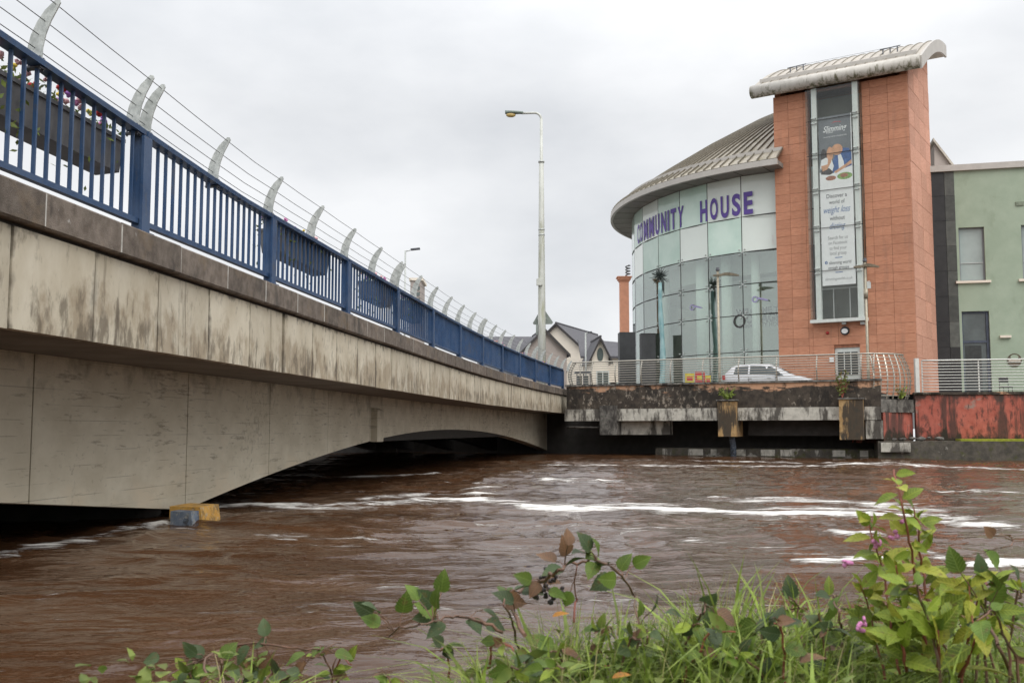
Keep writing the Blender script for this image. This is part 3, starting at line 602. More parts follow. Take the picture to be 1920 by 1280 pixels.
# ---- galvanised arms and wires leaning out over the railing
guard = thing('wire_guard', 'curved galvanised arms carrying four wires above the blue railing', 'wire guard', (bx(20), 20, RAIL_T))
prof = [(-.115,0),(-.105,.10),(-.075,.22),(-.02,.34),(.05,.44),(.13,.515),(.155,.535),(.185,.53),(.195,.50),(.165,.44),(.11,.34),(.065,.22),(.04,.10),(.035,0)]
def hornmesh(sx=1.0):
    mb = MB(); mb.extrude([(x*sx, -.007, z) for x, z in prof], (0,.014,0)); return mb.mesh('horn', M['galv'])
horn = hornmesh(); cm = MB()
cm.box((-.04,0,-.005),(.17,.08,.012)); cm.box((-.04,0,-.085),(.17,.08,.012))
for a in (-.11,.03):
    for b in (-.028,.028): cm.box((a,b,-.045),(.014,.014,.12))
clamp = cm.mesh('clamp', M['clamp'])
arm_s = []
for i, q in enumerate(post_s):
    arm_s += [q-.13, q+.13] if i % 3 == 0 else [q+.02]
    arm_s.append(q + 1.9)
for q in arm_s:
    Y = Y_at(q)
    if Y > YB-.3: continue
    a = inst('arm', horn, bp(Y,0,RAIL_T+.01+rzt(Y)), guard, (random.uniform(-.02,.02), random.uniform(-.03,.03), bang(Y)))
    c = bpy.data.objects.new('clamp', clamp); COL.objects.link(c); c.parent = a
for o, z in ((-.035,.11),(-.005,.23),(.05,.35),(.145,.50)):
    MB().tube([bp(Y_at(post_s[0]+.945*k), o, RAIL_T+z-(0.006 if k%2 else 0)+rzt(Y_at(post_s[0]+.945*k))) for k in range(int((s_at(YB)-post_s[0])/.945)+1)], .0045, 5).build('wire', M['wire'], guard)
# ---- flower troughs hung on the footway side
def planter(Y0, Y1, label, zb=3.93):
    t = thing('flower_trough', label, 'planter', bp((Y0+Y1)/2,-.3,zb), 'flower troughs on the bridge railing')
    sweep(MB(), [(-.10,zb+.02),(-.06,zb+.36),(-.42,zb+.36),(-.36,zb)], Y0, Y1, .6).build('trough', M['trough'], t)
    sweep(MB(), [(-.045,zb+.33),(-.045,zb+.37),(-.44,zb+.37),(-.44,zb+.33)], Y0-.01, Y1+.01, .6).build('trough_rim', M['trough'], t)
    lf = MB(); n = int((Y1-Y0)*190)
    for i in range(n):
        Y = random.uniform(Y0-.15, Y1+.1); hang = random.random() < .5 and (Y < Y0+.4 or random.random() < .2)
        o = random.uniform(-.42,-.07); z = zb+.37+random.uniform(0,.13)
        if hang: z = zb+.36-random.uniform(0,.55); o = random.choice((random.uniform(-.46,-.36), random.uniform(-.05,.0)))
        c = bp(Y, o, z); r = random.uniform(.02,.045); a, b = Vector((random.gauss(0,1),random.gauss(0,1),random.gauss(0,1))).normalized(), Vector((random.gauss(0,1),random.gauss(0,1),random.gauss(0,1))).normalized()
        b = (b - a*b.dot(a)).normalized(); lf.add([c-a*r, c+b*r*.5, c+a*r, c-b*r*.5], [(0,1,2,3)])
    lf.build('foliage', M['weed'], t)
    for i in range(max(9, int((Y1-Y0)*14))):
        Y = random.uniform(Y0-.1, Y1); f = MB(); c = bp(Y, random.uniform(-.35,-.06), zb+.42+random.uniform(.0,.17))
        for k in range(3): f.blob(c+Vector((random.uniform(-.03,.03),random.uniform(-.03,.03),random.uniform(-.02,.02))), random.uniform(.018,.032), .3)
        f.build('flower', M[random.choice(['redpetal','palepink','pink','violet','yellowpetal','palepink'])], t)
planter(8.15, 10.3, 'long grey flower trough on the nearest, leftmost railing panel')
planter(14.95, 17.3, 'flower trough with trailing plants in the third railing panel from the left')
planter(20.3, 21.9, 'flower trough just before the doubled wire guard arms mid bridge')
planter(23.2, 24.9, 'flower trough on the panel in front of the beige tower block', 3.90)
planter(36.5, 38.0, 'small flower trough far along the railing, between beige tower block and tall lamp column')
planter(42.0, 43.5, 'small flower trough on the railing just left of the tall lamp column')
planter(47.5, 49.2, 'last flower trough before the far end of the bridge, right of the tall lamp column')

# ================================================================== TERRACE OVER THE FAR BANK
TA, TB = Vector((2.72,50.6,0)), Vector((16.05,44.15,0)); TE = Vector((18.0,45.3,0))
td = (TB-TA).normalized(); tn = Vector((td.y,-td.x,0))           # tn points to the river
def tp(u, off, z): q = TA + td*u + tn*off; return Vector((q.x, q.y, z))
TL = (TB-TA).length; TW = 3.52
terr = thing('terrace_deck', 'weathered concrete terrace deck cantilevered over the far bank', 'terrace', (TA.x, TA.y, 0))
def tbox(u0, u1, o0, o1, z0, z1, name, mat, parent=terr, **k):
    return MB().hexa([tp(u0,o0,z0),tp(u1,o0,z0),tp(u1,o1,z0),tp(u0,o1,z0),tp(u0,o0,z1),tp(u1,o0,z1),tp(u1,o1,z1),tp(u0,o1,z1)]).build(name, mat, parent, **k)
tbox(0, TL, 0, -.28, 2.30, TW-.10, 'parapet', M['render_dark'])
tbox(-.06, TL+.06, .07, -.34, TW-.098, TW, 'parapet_cap', M['bracket_grey'])
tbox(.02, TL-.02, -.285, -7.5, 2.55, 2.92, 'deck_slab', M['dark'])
nb = 5
ub = [-.10, 2.2, 7.6, 13.25, TL]
for a, b in zip(ub, ub[1:]): tbox(a+.02, b-.02, .05, -.35, 1.72, 2.298, 'edge_beam', M['beamwhite'])
# big brackets standing out from the beam
def bracket(px, z0, z1, wdt, o, mat):
    P = atP(px, 780, TA, tn); u = (P-TA).dot(td)
    tbox(u-wdt/2, u+wdt/2, o, -.9, z0, z1, 'bracket', mat)
    return u
ub1 = bracket(1142, 1.04, 2.46, .86, .16, M['bracket_grey'])
ub2 = bracket(1367, .98, 2.58, .84, .42, M['bracket_orange'])
ub3 = bracket(1598, .86, 2.62, .98, .45, M['bracket_orange'])
for u, wd in ((ub2,.95),(ub3,1.06)): tbox(u-wd/2, u+wd/2, .5, .051, 2.62, 2.68, 'bracket_cap', M['bracket_grey'])
tbox(ub1+.45, ub1+2.9, -.5, -1.0, 1.05, 1.75, 'cross_beam', M['beamwhite'])
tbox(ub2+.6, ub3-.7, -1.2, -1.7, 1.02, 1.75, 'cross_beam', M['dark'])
tbox(ub3+.55, TL+.05, .02, -.5, .90, 1.70, 'end_panel', M['beamwhite'])
MB().tube([tp(-.05,-.1,1.42), tp(ub1-.4,-.1,1.40)], .05, 8).build('pipe', M['bracket_grey'], terr)
# quay wall under the deck, with a drain pipe
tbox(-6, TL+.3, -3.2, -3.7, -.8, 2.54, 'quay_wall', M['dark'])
tbox(4.2, TL+1.0, -1.2, -3.19, -.8, .42, 'quay_step', M['ledge'])
for k in range(9):
    u = 4.6 + k*1.15 + random.uniform(-.2,.2); tbox(u, u+random.uniform(.3,.75), -1.19, -1.24, .08, .37, 'patch', M['beamwhite'])
pu = ub2 - .05
MB().tube([tp(pu,-.6,1.0), tp(pu,-.75,.80), tp(pu,-.9,.55), tp(pu,-.95,-.3)], .14, 10).build('drain_pipe', M['bluegrey'], terr)
# right-hand return of the deck
rd = (TE-TB).normalized()
MB().hexa([TB+Vector((0,0,2.05)),TE+Vector((0,0,2.05)),TE+Vector((-.5,2,2.05)),TB+Vector((-.5,3,2.05))]+[TB+Vector((0,0,2.62)),TE+Vector((0,0,2.62)),TE+Vector((-.5,2,2.62)),TB+Vector((-.5,3,2.62))]).build('return_beam', M['bracket_grey'], terr)
MB().hexa([TB+Vector((.1,0.05,.7)),TE+Vector((-.1,.1,.7)),TE+Vector((-.5,2,.7)),TB+Vector((-.3,3,.7))]+[TB+Vector((.1,.05,2.049)),TE+Vector((-.1,.1,2.049)),TE+Vector((-.5,2,2.049)),TB+Vector((-.3,3,2.049))]).build('return_wall', M['redwall'], terr)

# red retaining wall and ledge to the right
WA, WB = Vector((17.95,45.15,0)), Vector((46,38.8,0)); wd_ = (WB-WA).normalized(); wn = Vector((wd_.y,-wd_.x,0))
def wp(u, off, z): q = WA + wd_*u + wn*off; return Vector((q.x,q.y,z))
def wbox(u0,u1,o0,o1,z0,z1,name,mat,parent=None,**k):
    return MB().hexa([wp(u0,o0,z0),wp(u1,o0,z0),wp(u1,o1,z0),wp(u0,o1,z0),wp(u0,o0,z1),wp(u1,o0,z1),wp(u1,o1,z1),wp(u0,o1,z1)]).build(name, mat, parent, **k)
rw = thing('retaining_wall', 'red painted river wall with black streaks right of the terrace', 'wall', (WA.x,WA.y,0))
wbox(0, 28, 0, -.4, .6, 2.83, 'wall_face', M['redwall'], rw)
wbox(-.05, 28, .06, -.45, 2.832, 2.95, 'wall_cap', M['render_dark'], rw)
lg = thing('river_ledge', 'mossy concrete ledge along the foot of the red wall', 'ledge', (WA.x,WA.y,0))
wbox(-1.8, 28, 1.35, .0, -.8, .80, 'ledge_body', M['ledge'], lg)
wbox(1.6, 28, 1.1, .012, .804, .90, 'moss_strip', M['moss'], lg)
wbox(-1.7, -.5, 1.55, 1.352, .34, .74, 'patch', M['beamwhite'], lg)
# stones and debris at the corner
for k in range(7):
    MB().blob(wp(-1.4+.35*k+random.uniform(-.1,.1), random.uniform(.5,1.2), .86+random.uniform(0,.08)), (random.uniform(.08,.22),random.uniform(.08,.16),random.uniform(.05,.1)), .25).build('debris', M['bracket_grey'], lg)

# ---- terrace railings: bowed posts, round bars
def bowed(path_pts, posts, z0, h, name, label, mat, nbars=9, bow=.16, outn=None, parent=None):
    t = thing(name, label, 'railing', (path_pts[0].x, path_pts[0].y, z0))
    P = [Vector((p.x,p.y,0)) for p in path_pts]; L_ = [0.0]
    for a, b in zip(P, P[1:]): L_.append(L_[-1]+(b-a).length)
    def pt(s):
        for i in range(len(P)-1):
            if s <= L_[i+1]+1e-6:
                q = (s-L_[i])/(L_[i+1]-L_[i]); d = (P[i+1]-P[i]).normalized(); return P[i].lerp(P[i+1], q), Vector((d.y,-d.x,0))
        d = (P[-1]-P[-2]).normalized(); return P[-1].copy(), Vector((d.y,-d.x,0))
    def off(f): return bow*math.sin(math.pi*min(1,f*.95+.02)) - bow*.9*f*f
    NS = max(2, int(L_[-1]/.5))
    for j in range(nbars+1):
        f = .07 + .93*j/nbars; r = .018 if j < nbars else .038
        pts = [pt(L_[-1]*k/NS) for k in range(NS+1)]
        MB().tube([q + n*off(f) + Vector((0,0,z0+h*f)) for q, n in pts], r, 6).build('top_rail' if j == nbars else 'rail_bar', mat, t)
    for s in posts:
        q, n = pt(min(max(s,0),L_[-1])); d = Vector((-n.y, n.x, 0)); mb = MB(); v = []
        for k in range(9):
            f = k/8; c = q + n*(off(f)-.025) + Vector((0,0,z0+h*f)); wv = .035*(1-.3*f)
            v += [c-d*.026-n*wv, c+d*.026-n*wv, c+d*.026+n*wv*.4, c-d*.026+n*wv*.4]
        fcs = [(i*4+j,i*4+(j+1)%4,(i+1)*4+(j+1)%4,(i+1)*4+j) for i in range(8) for j in range(4)] + [(3,2,1,0),(32,33,34,35)]
        mb.add(v, fcs).build('post', mat, t)
    return t
A0 = tp(.05,-.10,0)
ps = [(atP(px, 700, TA, tn)-TA).dot(td) for px in (1076,1097,1141,1189,1244,1304,1371,1442,1517,1600)] + [TL-.25]
bowed([tp(-.02,-.9,0), tp(.0,-.5,0), tp(.15,-.2,0), tp(.5,-.12,0), tp(TL-.25,-.12,0)], [.02,.45]+[p_+.92 for p_ in ps], TW, 1.12, 'terrace_railing', 'long stainless railing on the stained terrace parapet in front of the white car', M['railsteel'])
q0, q1 = TB + Vector((-.25,.25,0)), TE + Vector((-.25,.1,0)); LR = (q1-q0).length
mid = (q0+q1)/2 + Vector((.25,-.25,0))
bowed([q0, q0.lerp(mid,.5)+Vector((.06,-.06,0)), mid, mid.lerp(q1,.5)+Vector((.06,-.02,0)), q1], [LR*k/7 for k in range(8)], 2.64, 2.0, 'corner_railing', 'tall bowed railing round the right corner of the terrace', M['railsteel'], 11, .22)
p0, p1 = wp(.35,-.15,0), wp(26,-.15,0)
rr_ = bowed([p0, p1], [0, 2.35, 5.6, 8.9, 12.2, 15.5, 18.8, 22], 2.95, 1.42, 'wall_railing', 'white horizontal bar railing along the top of the red wall', M['railwhite'], 10, 0.0)
gp = MB(); q = wp(.12,-.15,0); gp.box((q.x,q.y,2.95+.72),(.17,.17,1.6)); tag(gp.build('gate_post', M['railwhite']), 'thick white square post between corner railing and wall railing', 'post')

# ================================================================== STAIR TOWER
T0 = Vector((19.22,48.0,0)); e1 = Vector((-.8366,.548,0)).normalized(); e2 = Vector((.548,.8366,0)).normalized(); fn = -e2
TWD, TDP = 6.67, 5.1
def tw(u, v, z): q = T0 + e1*u + e2*v; return Vector((q.x,q.y,z))
RT = math.atan2(e1.y, e1.x)
def tu(px, py, proud=0.0): P = atP(px, py, T0+fn*proud, fn); return (P-T0).dot(e1), P.z
tower = thing('stair_tower', 'tall terracotta clad stair tower with curved metal roof beside the glass drum', 'tower', (T0.x,T0.y,GZ))
def twbox(u0,u1,v0,v1,z0,z1,name,mat,parent=tower,**k):
    return MB().hexa([tw(u0,v0,z0),tw(u1,v0,z0),tw(u1,v1,z0),tw(u0,v1,z0),tw(u0,v0,z1),tw(u1,v0,z1),tw(u1,v1,z1),tw(u0,v1,z1)]).build(name, mat, parent, **k)
ZT = 18.55
def rz(v): 
    t = max(0,min(1,(v+.55)/6.65)); return 19.1 + 2.62*math.sin(t*math.pi/2*.97)
# openings: tall window and door in the front
uw1, _ = tu(1519,400); uw0, _ = tu(1622,400); _, zw0 = tu(1580,598); zw1 = ZT-.02
ud1, _ = tu(1565,690); ud0, zd1 = tu(1612,650)
core = MB(); 
def wallpiece(u0,u1,z0,z1): core.hexa([tw(u0,.06,z0),tw(u1,.06,z0),tw(u1,.36,z0),tw(u0,.36,z0),tw(u0,.06,z1),tw(u1,.06,z1),tw(u1,.36,z1),tw(u0,.36,z1)])
wallpiece(uw1,TWD-.06,GZ,ZT); wallpiece(.06,uw0,GZ,ZT); wallpiece(uw0,uw1,zw1,ZT)
wallpiece(uw0,ud0,GZ,zw0); wallpiece(ud0,ud1,zd1,zw0); wallpiece(ud1,uw1,GZ,zw0)
core.build('front_wall', M['terra_joint'], tower)
sp = [(0.06,GZ),(TDP,GZ)] + [(v, rz(v)-.62) for v in np.linspace(TDP,.06,9)]
for u_, nm in ((.06,'side_wall'),(TWD-.36,'side_wall')):
    m_ = MB(); m_.extrude([tw(u_, v, z) for v, z in sp], e1*.30); m_.build(nm, M['terra_joint'], tower)
twbox(.06,TWD-.06,TDP-.3,TDP,GZ,rz(TDP)-.65,'back_wall',M['terra'])
# stone tiles, laid course by course
tb = unit_box(M['terra']); tbs = unit_box(M['terra_side'])
cL = [tu(x,400)[0] for x in (1454,1482,1511)]; cL[0] = TWD; cR = [tu(x,400)[0] for x in (1637,1671)]
zc = GZ; row = 0
while zc < ZT-.05:
    hh = random.choice((.40,.46,.52,.60,.46)); hh = min(hh, ZT-zc)
    if ZT - zc - hh < .15: hh = ZT - zc
    full = zc + hh/2 < zw0
    cols = [(TWD,cL[1]),(cL[1],cL[2]),(cL[2],uw1)]
    if full:
        if zc + hh/2 < zd1: cols += [(uw1,ud1),(ud0,uw0)]
        else: cols += [(uw1,(uw0+uw1)/2+.1),((uw0+uw1)/2+.1,uw0)]
    cols += [(uw0,cR[0]),(cR[0],cR[1]),(cR[1],0)]
    if row % 3 == 1: cols = [(a, b) if i else (a, b) for i, (a, b) in enumerate(cols)]
    for a, b in cols:
        if a-b < .05: continue
        inst('stone_tile', tb, tw((a+b)/2, .045-random.uniform(0,.010), zc+hh/2), tower, (0,0,RT), (a-b-.011, .09, hh-.010))
    zc += hh; row += 1
zc = GZ; row = 0
while zc < 20.2:
    hh = random.choice((.85,1.0,1.1)); nco = [0,.10+.02,1.35,2.55,3.85,TDP]
    for a, b in zip(nco, nco[1:]):
        if b-a < .3: continue
        top = min(zc+hh, rz((a+b)/2)-.64); z1_ = min(top, zc+hh)
        if z1_-zc < .12: continue
        inst('stone_tile', tbs, tw(.045-random.uniform(0,.012), (a+b)/2, (zc+z1_)/2), tower, (0,0,RT), (.09, b-a-.018, z1_-zc-.016))
    zc += hh; row += 1
# upper infill under the roof along the front
# roof: curved sheet rising from the river side to the back
rf = MB(); U0, U1 = -.75, TWD+.95; vs = np.linspace(-.55, 6.1, 15); NU = 2
top = [(v, rz(v)) for v in vs]; bot = [(v, rz(v)-.56) for v in vs[::-1]]
rf.extrude([tw(U0, v, z) for v, z in top+bot], e1*(U1-U0)); roof = rf.build('roof', M['zinc'], tower)
MB().extrude([tw(U0-.06, v, z+.03) for v, z in top]+[tw(U0-.06, v, z-.62) for v, z in [(b_[0],rz(b_[0])) for b_ in bot]], e1*.1).build('roof_end_cap', M['zincfascia'], roof)
g_ = MB(); seg = [(-.55+.34*math.cos(a), 18.86+.34*math.sin(a)) for a in np.linspace(0, 2*math.pi, 15)[:-1]]
g_.extrude([tw(U0+.04, v, z) for v, z in seg], e1*(U1-U0-.02)); g_.sm = [True]*len(g_.sm); g_.build('eaves_gutter', M['gutter'], roof)
u = U0+.3
while u < U1:
    m_ = MB(); m_.extrude([tw(u, v, rz(v)+.055) for v in vs]+[tw(u, v, rz(v)-.01) for v in vs[::-1]], e1*.035); m_.build('roof_seam', M['zinc_seam'], roof); u += .48
MB().extrude([tw(U0+.3,.15,rz(.15)+.02),tw(U0+.3,.15,rz(.15)+.2),tw(U0+.3,.2,rz(.2)+.2),tw(U0+.3,.2,rz(.2)+.02)], e1*(U1-U0-.5)).build('snow_guard', M['zincfascia'], roof)
for u in (U0+1.8, U1-1.8):
    m_ = MB(); 
    for d in (-.35,0,.35): m_.box(tw(u+d,1.4,rz(1.4)+.14),(.05,.05,.3)); 
    m_.tube([tw(u-.5,1.4,rz(1.4)+.3), tw(u+.5,1.4,rz(1.4)+.26)], .025, 6); m_.build('cable_anchor', M['clamp'], roof)
MB().tube([tw(U0+1.8,1.4,rz(1.4)+.3), tw(U1-1.8,1.4,rz(1.4)+.3)], .008, 5).build('safety_line', M['wire'], roof)
# projecting glazed bay
PJ = .42
bay = twbox(uw0-.02,uw1+.02,-PJ,.3,zw0-.16,zw0,'window_bay',M['white_trim'])
twbox(uw0+.03,uw1-.03,1.6,1.7,zw0-.1,zw1,'stair_back_wall',M['interior'],bay)
twbox(uw0+.03,uw1-.03,-.2,1.14,zw0+.002,zw0+.03,'stair_floor',M['floor_in'],bay)
# panes by row, five joints read off the photograph
zj = [zw0+.02] + [tu(1575, y, PJ)[1] for y in (505,424,353,285,219)] + [zw1-.01]
for a, b in zip(zj, zj[1:]):
    twbox(uw0+.03,uw1-.03,-PJ,-PJ+.014,a+.012,b-.012,'glass_pane',M['clearglass'],bay)
    twbox(uw0+.004,uw0+.018,-PJ+.03,.05,a+.012,b-.012,'side_pane',M['clearglass'],bay)
    twbox(uw1-.018,uw1-.004,-PJ+.03,.05,a+.012,b-.012,'side_pane',M['clearglass'],bay)
for z in zj[1:-1]: twbox(uw0+.01,uw1-.01,-PJ-.004,-PJ+.018,z-.012,z+.012,'pane_joint',M['darkjoint'],bay)
for u in (tu(1609,400,PJ-.1)[0], tu(1531,400,PJ-.1)[0]):
    twbox(u-.13,u+.13,-PJ+.09,-PJ+.24,zw0,zw1,'inner_post',M['white_trim'],bay)
    for z in zj[1:-1]:
        for d in (-.13,.13):
            m_ = MB(); m_.box(tw(u,-PJ+.07,z+d),(.22,.06,.05),RZ(RT)); m_.blob(tw(u-.1,-PJ-.01,z+d),.045,0); m_.blob(tw(u+.1,-PJ-.01,z+d),.045,0); m_.build('spider_fitting', M['steelgrey'], bay)
twbox(uw0+.2,uw1-.3,.2,.24,zw0+1.55,zw0+1.61,'balustrade_rail',M['steelgrey'],bay)
for u in (uw0+.9,uw1-1.0): twbox(u-.02,u+.02,.2,.24,zw0+.03,zw0+1.55,'balustrade_post',M['steelgrey'],bay)
twbox(uw0+.2,uw1-.3,-.05,1.1,zw0+5.0,zw0+5.3,'stair_landing',M['interior_white'],bay); twbox(uw0+.2,uw1-.3,-.05,1.1,zw0+9.3,zw0+9.6,'stair_landing',M['interior_white'],bay)
# door
twbox(ud0,ud1,.12,.2,GZ,zd1,'door',M['white_trim']); dr = bpy.context.scene.collection.objects[-1]
du = (ud1-ud0)
twbox(ud0+.14,ud1-.14,.085,.115,GZ+1.1,zd1-.22,'door_pane',M['interior_dark'],tower)
twbox(ud0+.14,ud1-.14,.085,.115,GZ+.2,GZ+.9,'door_pane',M['winglass'],tower)
for k in range(1,3): twbox(ud0+.14+k*(du-.28)/3-.02,ud0+.14+k*(du-.28)/3+.02,.075,.084,GZ+1.1,zd1-.22,'glazing_bar',M['white_trim'],tower)
# lamps and boxes on the wall
u,z = tu(1585,620); P = tw(u,-.06,z)
bl = thing('bulkhead_lamp', 'round black rimmed bulkhead lamp above the tower door', 'lamp', P)
Rt = Matrix.Rotation(RT,3,'Z') @ Matrix.Rotation(math.pi/2,3,'X')
def disc(c, r, d, name, mat, parent, seg=20, squash=1.0):
    m_ = MB(); pts = [Vector((r*math.cos(2*math.pi*k/seg), r*squash*math.sin(2*math.pi*k/seg), 0)) for k in range(seg)]
    m_.extrude([Vector(c)+Rt@p for p in pts], -fn*(-d)); return m_.build(name, mat, parent)
disc(tw(u,-.002,z), .215, .10, 'rim', M['blackplastic'], bl); disc(tw(u,-.1,z-.02), .155, .05, 'lens', M['white'], bl, squash=.8)
u,z = tu(1560,674); tag(twbox(u-.1,u+.1,-.1,-.002,z-.12,z+.12,'junction_box',M['white'],None), 'small white box on the tower wall left of the door', 'box')
for px, lab in ((1552,'red dome alarm on the tower wall below the glazed bay'),):
    u,z = tu(px,624); m_ = MB(); m_.blob(tw(u,-.05,z), .08, .02, 2); tag(m_.build('alarm_dome', M['redlens']), lab, 'alarm')
for px, lab in ((1584,'small floodlight under the middle of the glazed bay'),(1619,'small floodlight under the right end of the glazed bay')):
    u,z = tu(px,606); m_ = MB(); m_.box(tw(u,-.12,z),(.2,.16,.14),RZ(RT)); m_.box(tw(u,-.03,z+.03),(.06,.08,.06),RZ(RT)); tag(m_.build('floodlight', M['steelgrey']), lab, 'light')

# ---- banner inside the bay
bu0, _ = tu(1599,330,PJ-.05); bu1, _ = tu(1537,330,PJ-.05); BV = -PJ+.05
_, bz1 = tu(1568,216,PJ-.05); _, bz0 = tu(1573,534,PJ-.05); bw = bu1-bu0; bh = bz1-bz0
ban = thing('slimming_banner', 'tall printed advertising banner hanging behind the tower glazing', 'banner', tw((bu0+bu1)/2,BV,bz0))
def banpt(x, y, lift): return tw(bu1 - x*bw, BV - lift, bz1 - y*bh)         # x,y in 0..1 from the banner's top left
def bshape(pts, name, mat, lift=.004): 
    m_ = MB(); m_.extrude([banpt(x,y,lift) for x, y in pts], e2*.0015); return m_.build(name, mat, ban)
def brect(x0,y0,x1,y1,name,mat,lift=.003): return bshape([(x0,y1),(x1,y1),(x1,y0),(x0,y0)], name, mat, lift)
def ell(cx,cy,rx,ry,n=18,rot=0): 
    r = [];  c_,s_ = math.cos(rot),math.sin(rot)
    for k in range(n): 
        a = -2*math.pi*k/n; x,y = rx*math.cos(a), ry*math.sin(a); r.append((cx+x*c_-y*s_*bh/bw*.0+(-y*s_ if rot else 0), cy+(x*s_ if rot else 0)+y*c_))
    return r
def btext(body, cx, cy, width, mat, shear=0.0, bold=.0, hscale=1.0, name='lettering', lift=.006):
    v, f = text_geo(body, 1.0, bold, shear); x0 = min(p[0] for p in v); x1 = max(p[0] for p in v); y0 = min(p[1] for p in v); y1 = max(p[1] for p in v)
    s_ = width*bw/(x1-x0); m_ = MB()
    m_.add([tw(bu1 - cx*bw - (p[0]-(x0+x1)/2)*s_, BV-lift, bz1 - cy*bh + (p[1]-.35)*s_*hscale) for p in v], f); return m_.build(name, mat, ban)
brect(0,0,1,1,'sheet',M['white'],0.0)
brect(0,0,.975,.33,'photo_ground',M['print_grey'],.0025)
bshape([(0,.405),(1,.405),(1,.33),(.975,.31),(.6,.33),(.3,.35),(0,.34)],'table_print',M['white'],.0045)
bshape([(.34,.30),(.42,.355),(.98,.36),(.98,.235),(.9,.205),(.72,.20),(.5,.235)],'jacket_print',M['print_navy'],.003)
bshape([(.60,.35),(.78,.355),(.74,.28),(.66,.235),(.57,.24)],'shirt_print',M['white'],.004)
bshape([(.02,.30),(.12,.36),(.36,.35),(.44,.30),(.36,.25),(.20,.245),(.06,.255)],'blouse_print',M['white'],.0036)
bshape([(.04,.345),(.35,.35),(.42,.335),(.3,.31),(.06,.30)],'skirt_print',M['hairprint'],.0042)
bshape(ell(.55,.205,.17,.033),'face_print',M['skin'],.0042); bshape(ell(.33,.225,.10,.042),'face_print',M['skin'],.0046)
bshape(ell(.14,.235,.10,.045),'hair_print',M['hairprint'],.0034)
bshape([(.05,.29),(.10,.325),(.24,.315),(.36,.275),(.37,.235),(.28,.24),(.25,.285),(.12,.29)],'arm_print',M['skin'],.005)
bshape([(.44,.335),(.5,.345),(.98,.298),(.97,.275),(.82,.295)],'arm_print',M['skin'],.0052)
bshape(ell(.34,.372,.20,.021),'bowl_print',M['white'],.0055); bshape(ell(.34,.370,.16,.014),'stew_print',M['foodred'],.006)
bshape(ell(.76,.366,.23,.021),'plate_print',M['foodgreen'],.0055); bshape(ell(.74,.362,.12,.012),'salad_print',M['foodred'],.006)
btext('Slimming',.50,.075,.72,M['white'],.35,.012,1.35); btext('WORLD',.33,.098,.22,M['white'],0,.01); btext('touching hearts, changing lives',.5,.122,.70,M['white'],0,.0)
bshape([(.38,.047),(.5,.036),(.66,.040),(.70,.046),(.62,.041),(.5,.040)],'swoosh_print',M['redpetal'],.005)
for body, cx, y, wd2, mt, sh, bo, hs in (('Discover a',.5,.475,.62,'print_text',0,.012,1.25),('world of',.5,.512,.48,'print_text',0,.012,1.25),('weight loss',.5,.556,.80,'print_blue',.45,.0,1.6),('without',.5,.607,.46,'print_text',0,.012,1.25),('dieting',.5,.652,.48,'print_blue',.45,.0,1.6),
        ('Search for us',.5,.722,.60,'print_text2',0,.006,1.3),('on Facebook',.5,.752,.57,'print_text2',0,.006,1.3),('to find your',.5,.783,.52,'print_text2',0,.006,1.3),('local group',.5,.813,.50,'print_text2',0,.006,1.3),
        ('slimming world',.55,.868,.66,'print_text',0,.01,1.25),('omagh groups',.5,.897,.62,'print_text',0,.01,1.25),('slimmingworld.co.uk',.5,.962,.82,'print_text2',0,.0,1.2)):
    btext(body,cx,y,wd2,M[mt],sh,bo,hs)
for y in (.84,.926): brect(.40,y-.0022,.62,y+.0022,'rule',M['print_blue'],.005)
bshape(ell(.13,.866,.042,.0095),'badge',M['print_blue'],.005); btext('f',.135,.868,.028,M['white'],0,.01,1.0,lift=.008)

# ================================================================== GLASS DRUM
RC = Vector((21.2,63.2,0)); RR = 13.53; ZE = 14.75
def cyl(a, r, z): return Vector((RC.x + r*math.cos(a), RC.y + r*math.sin(a), z))
def cylhit(px, py, r=RR):
    d = ray(px, py); A = d.x*d.x+d.y*d.y; B = -2*(d.x*RC.x+d.y*RC.y); Cc = RC.x**2+RC.y**2-r*r
    t = (-B - math.sqrt(max(0, B*B-4*A*Cc)))/(2*A); return math.atan2(d.y*t-RC.y, d.x*t-RC.x) % (2*math.pi), d.z*t+EYE
aT, _ = cylhit(1461,500)                                         # where the drum meets the tower
mul = [cylhit(px,500)[0] for px in (1392,1328,1276,1235,1206)]
step = (mul[0]-mul[4])/4
angs = [aT+.16] + mul + [mul[-1]-abs(step)*k for k in range(1,4)]
drum = thing('glass_drum_building', 'curved glass fronted community building with conical ribbed roof', 'building', (RC.x,RC.y,GZ))
zr = [GZ+.1] + [cylhit(1392,y)[1] for y in (660,591,533,473,407)] + [ZE-.01]
def arcbox(a0,a1,r0,r1,z0,z1,name,mat,parent=drum,n=1):
    m_ = MB(); v=[]
    for i in range(n+1):
        a = a0+(a1-a0)*i/n; v += [cyl(a,r0,z0),cyl(a,r1,z0),cyl(a,r1,z1),cyl(a,r0,z1)]
    f=[(i*4+j,(i+1)*4+j,(i+1)*4+(j+1)%4,i*4+(j+1)%4) for i in range(n) for j in range(4)]+[(3,2,1,0),(n*4,n*4+1,n*4+2,n*4+3)]
    return m_.add(v,f).build(name,mat,parent)
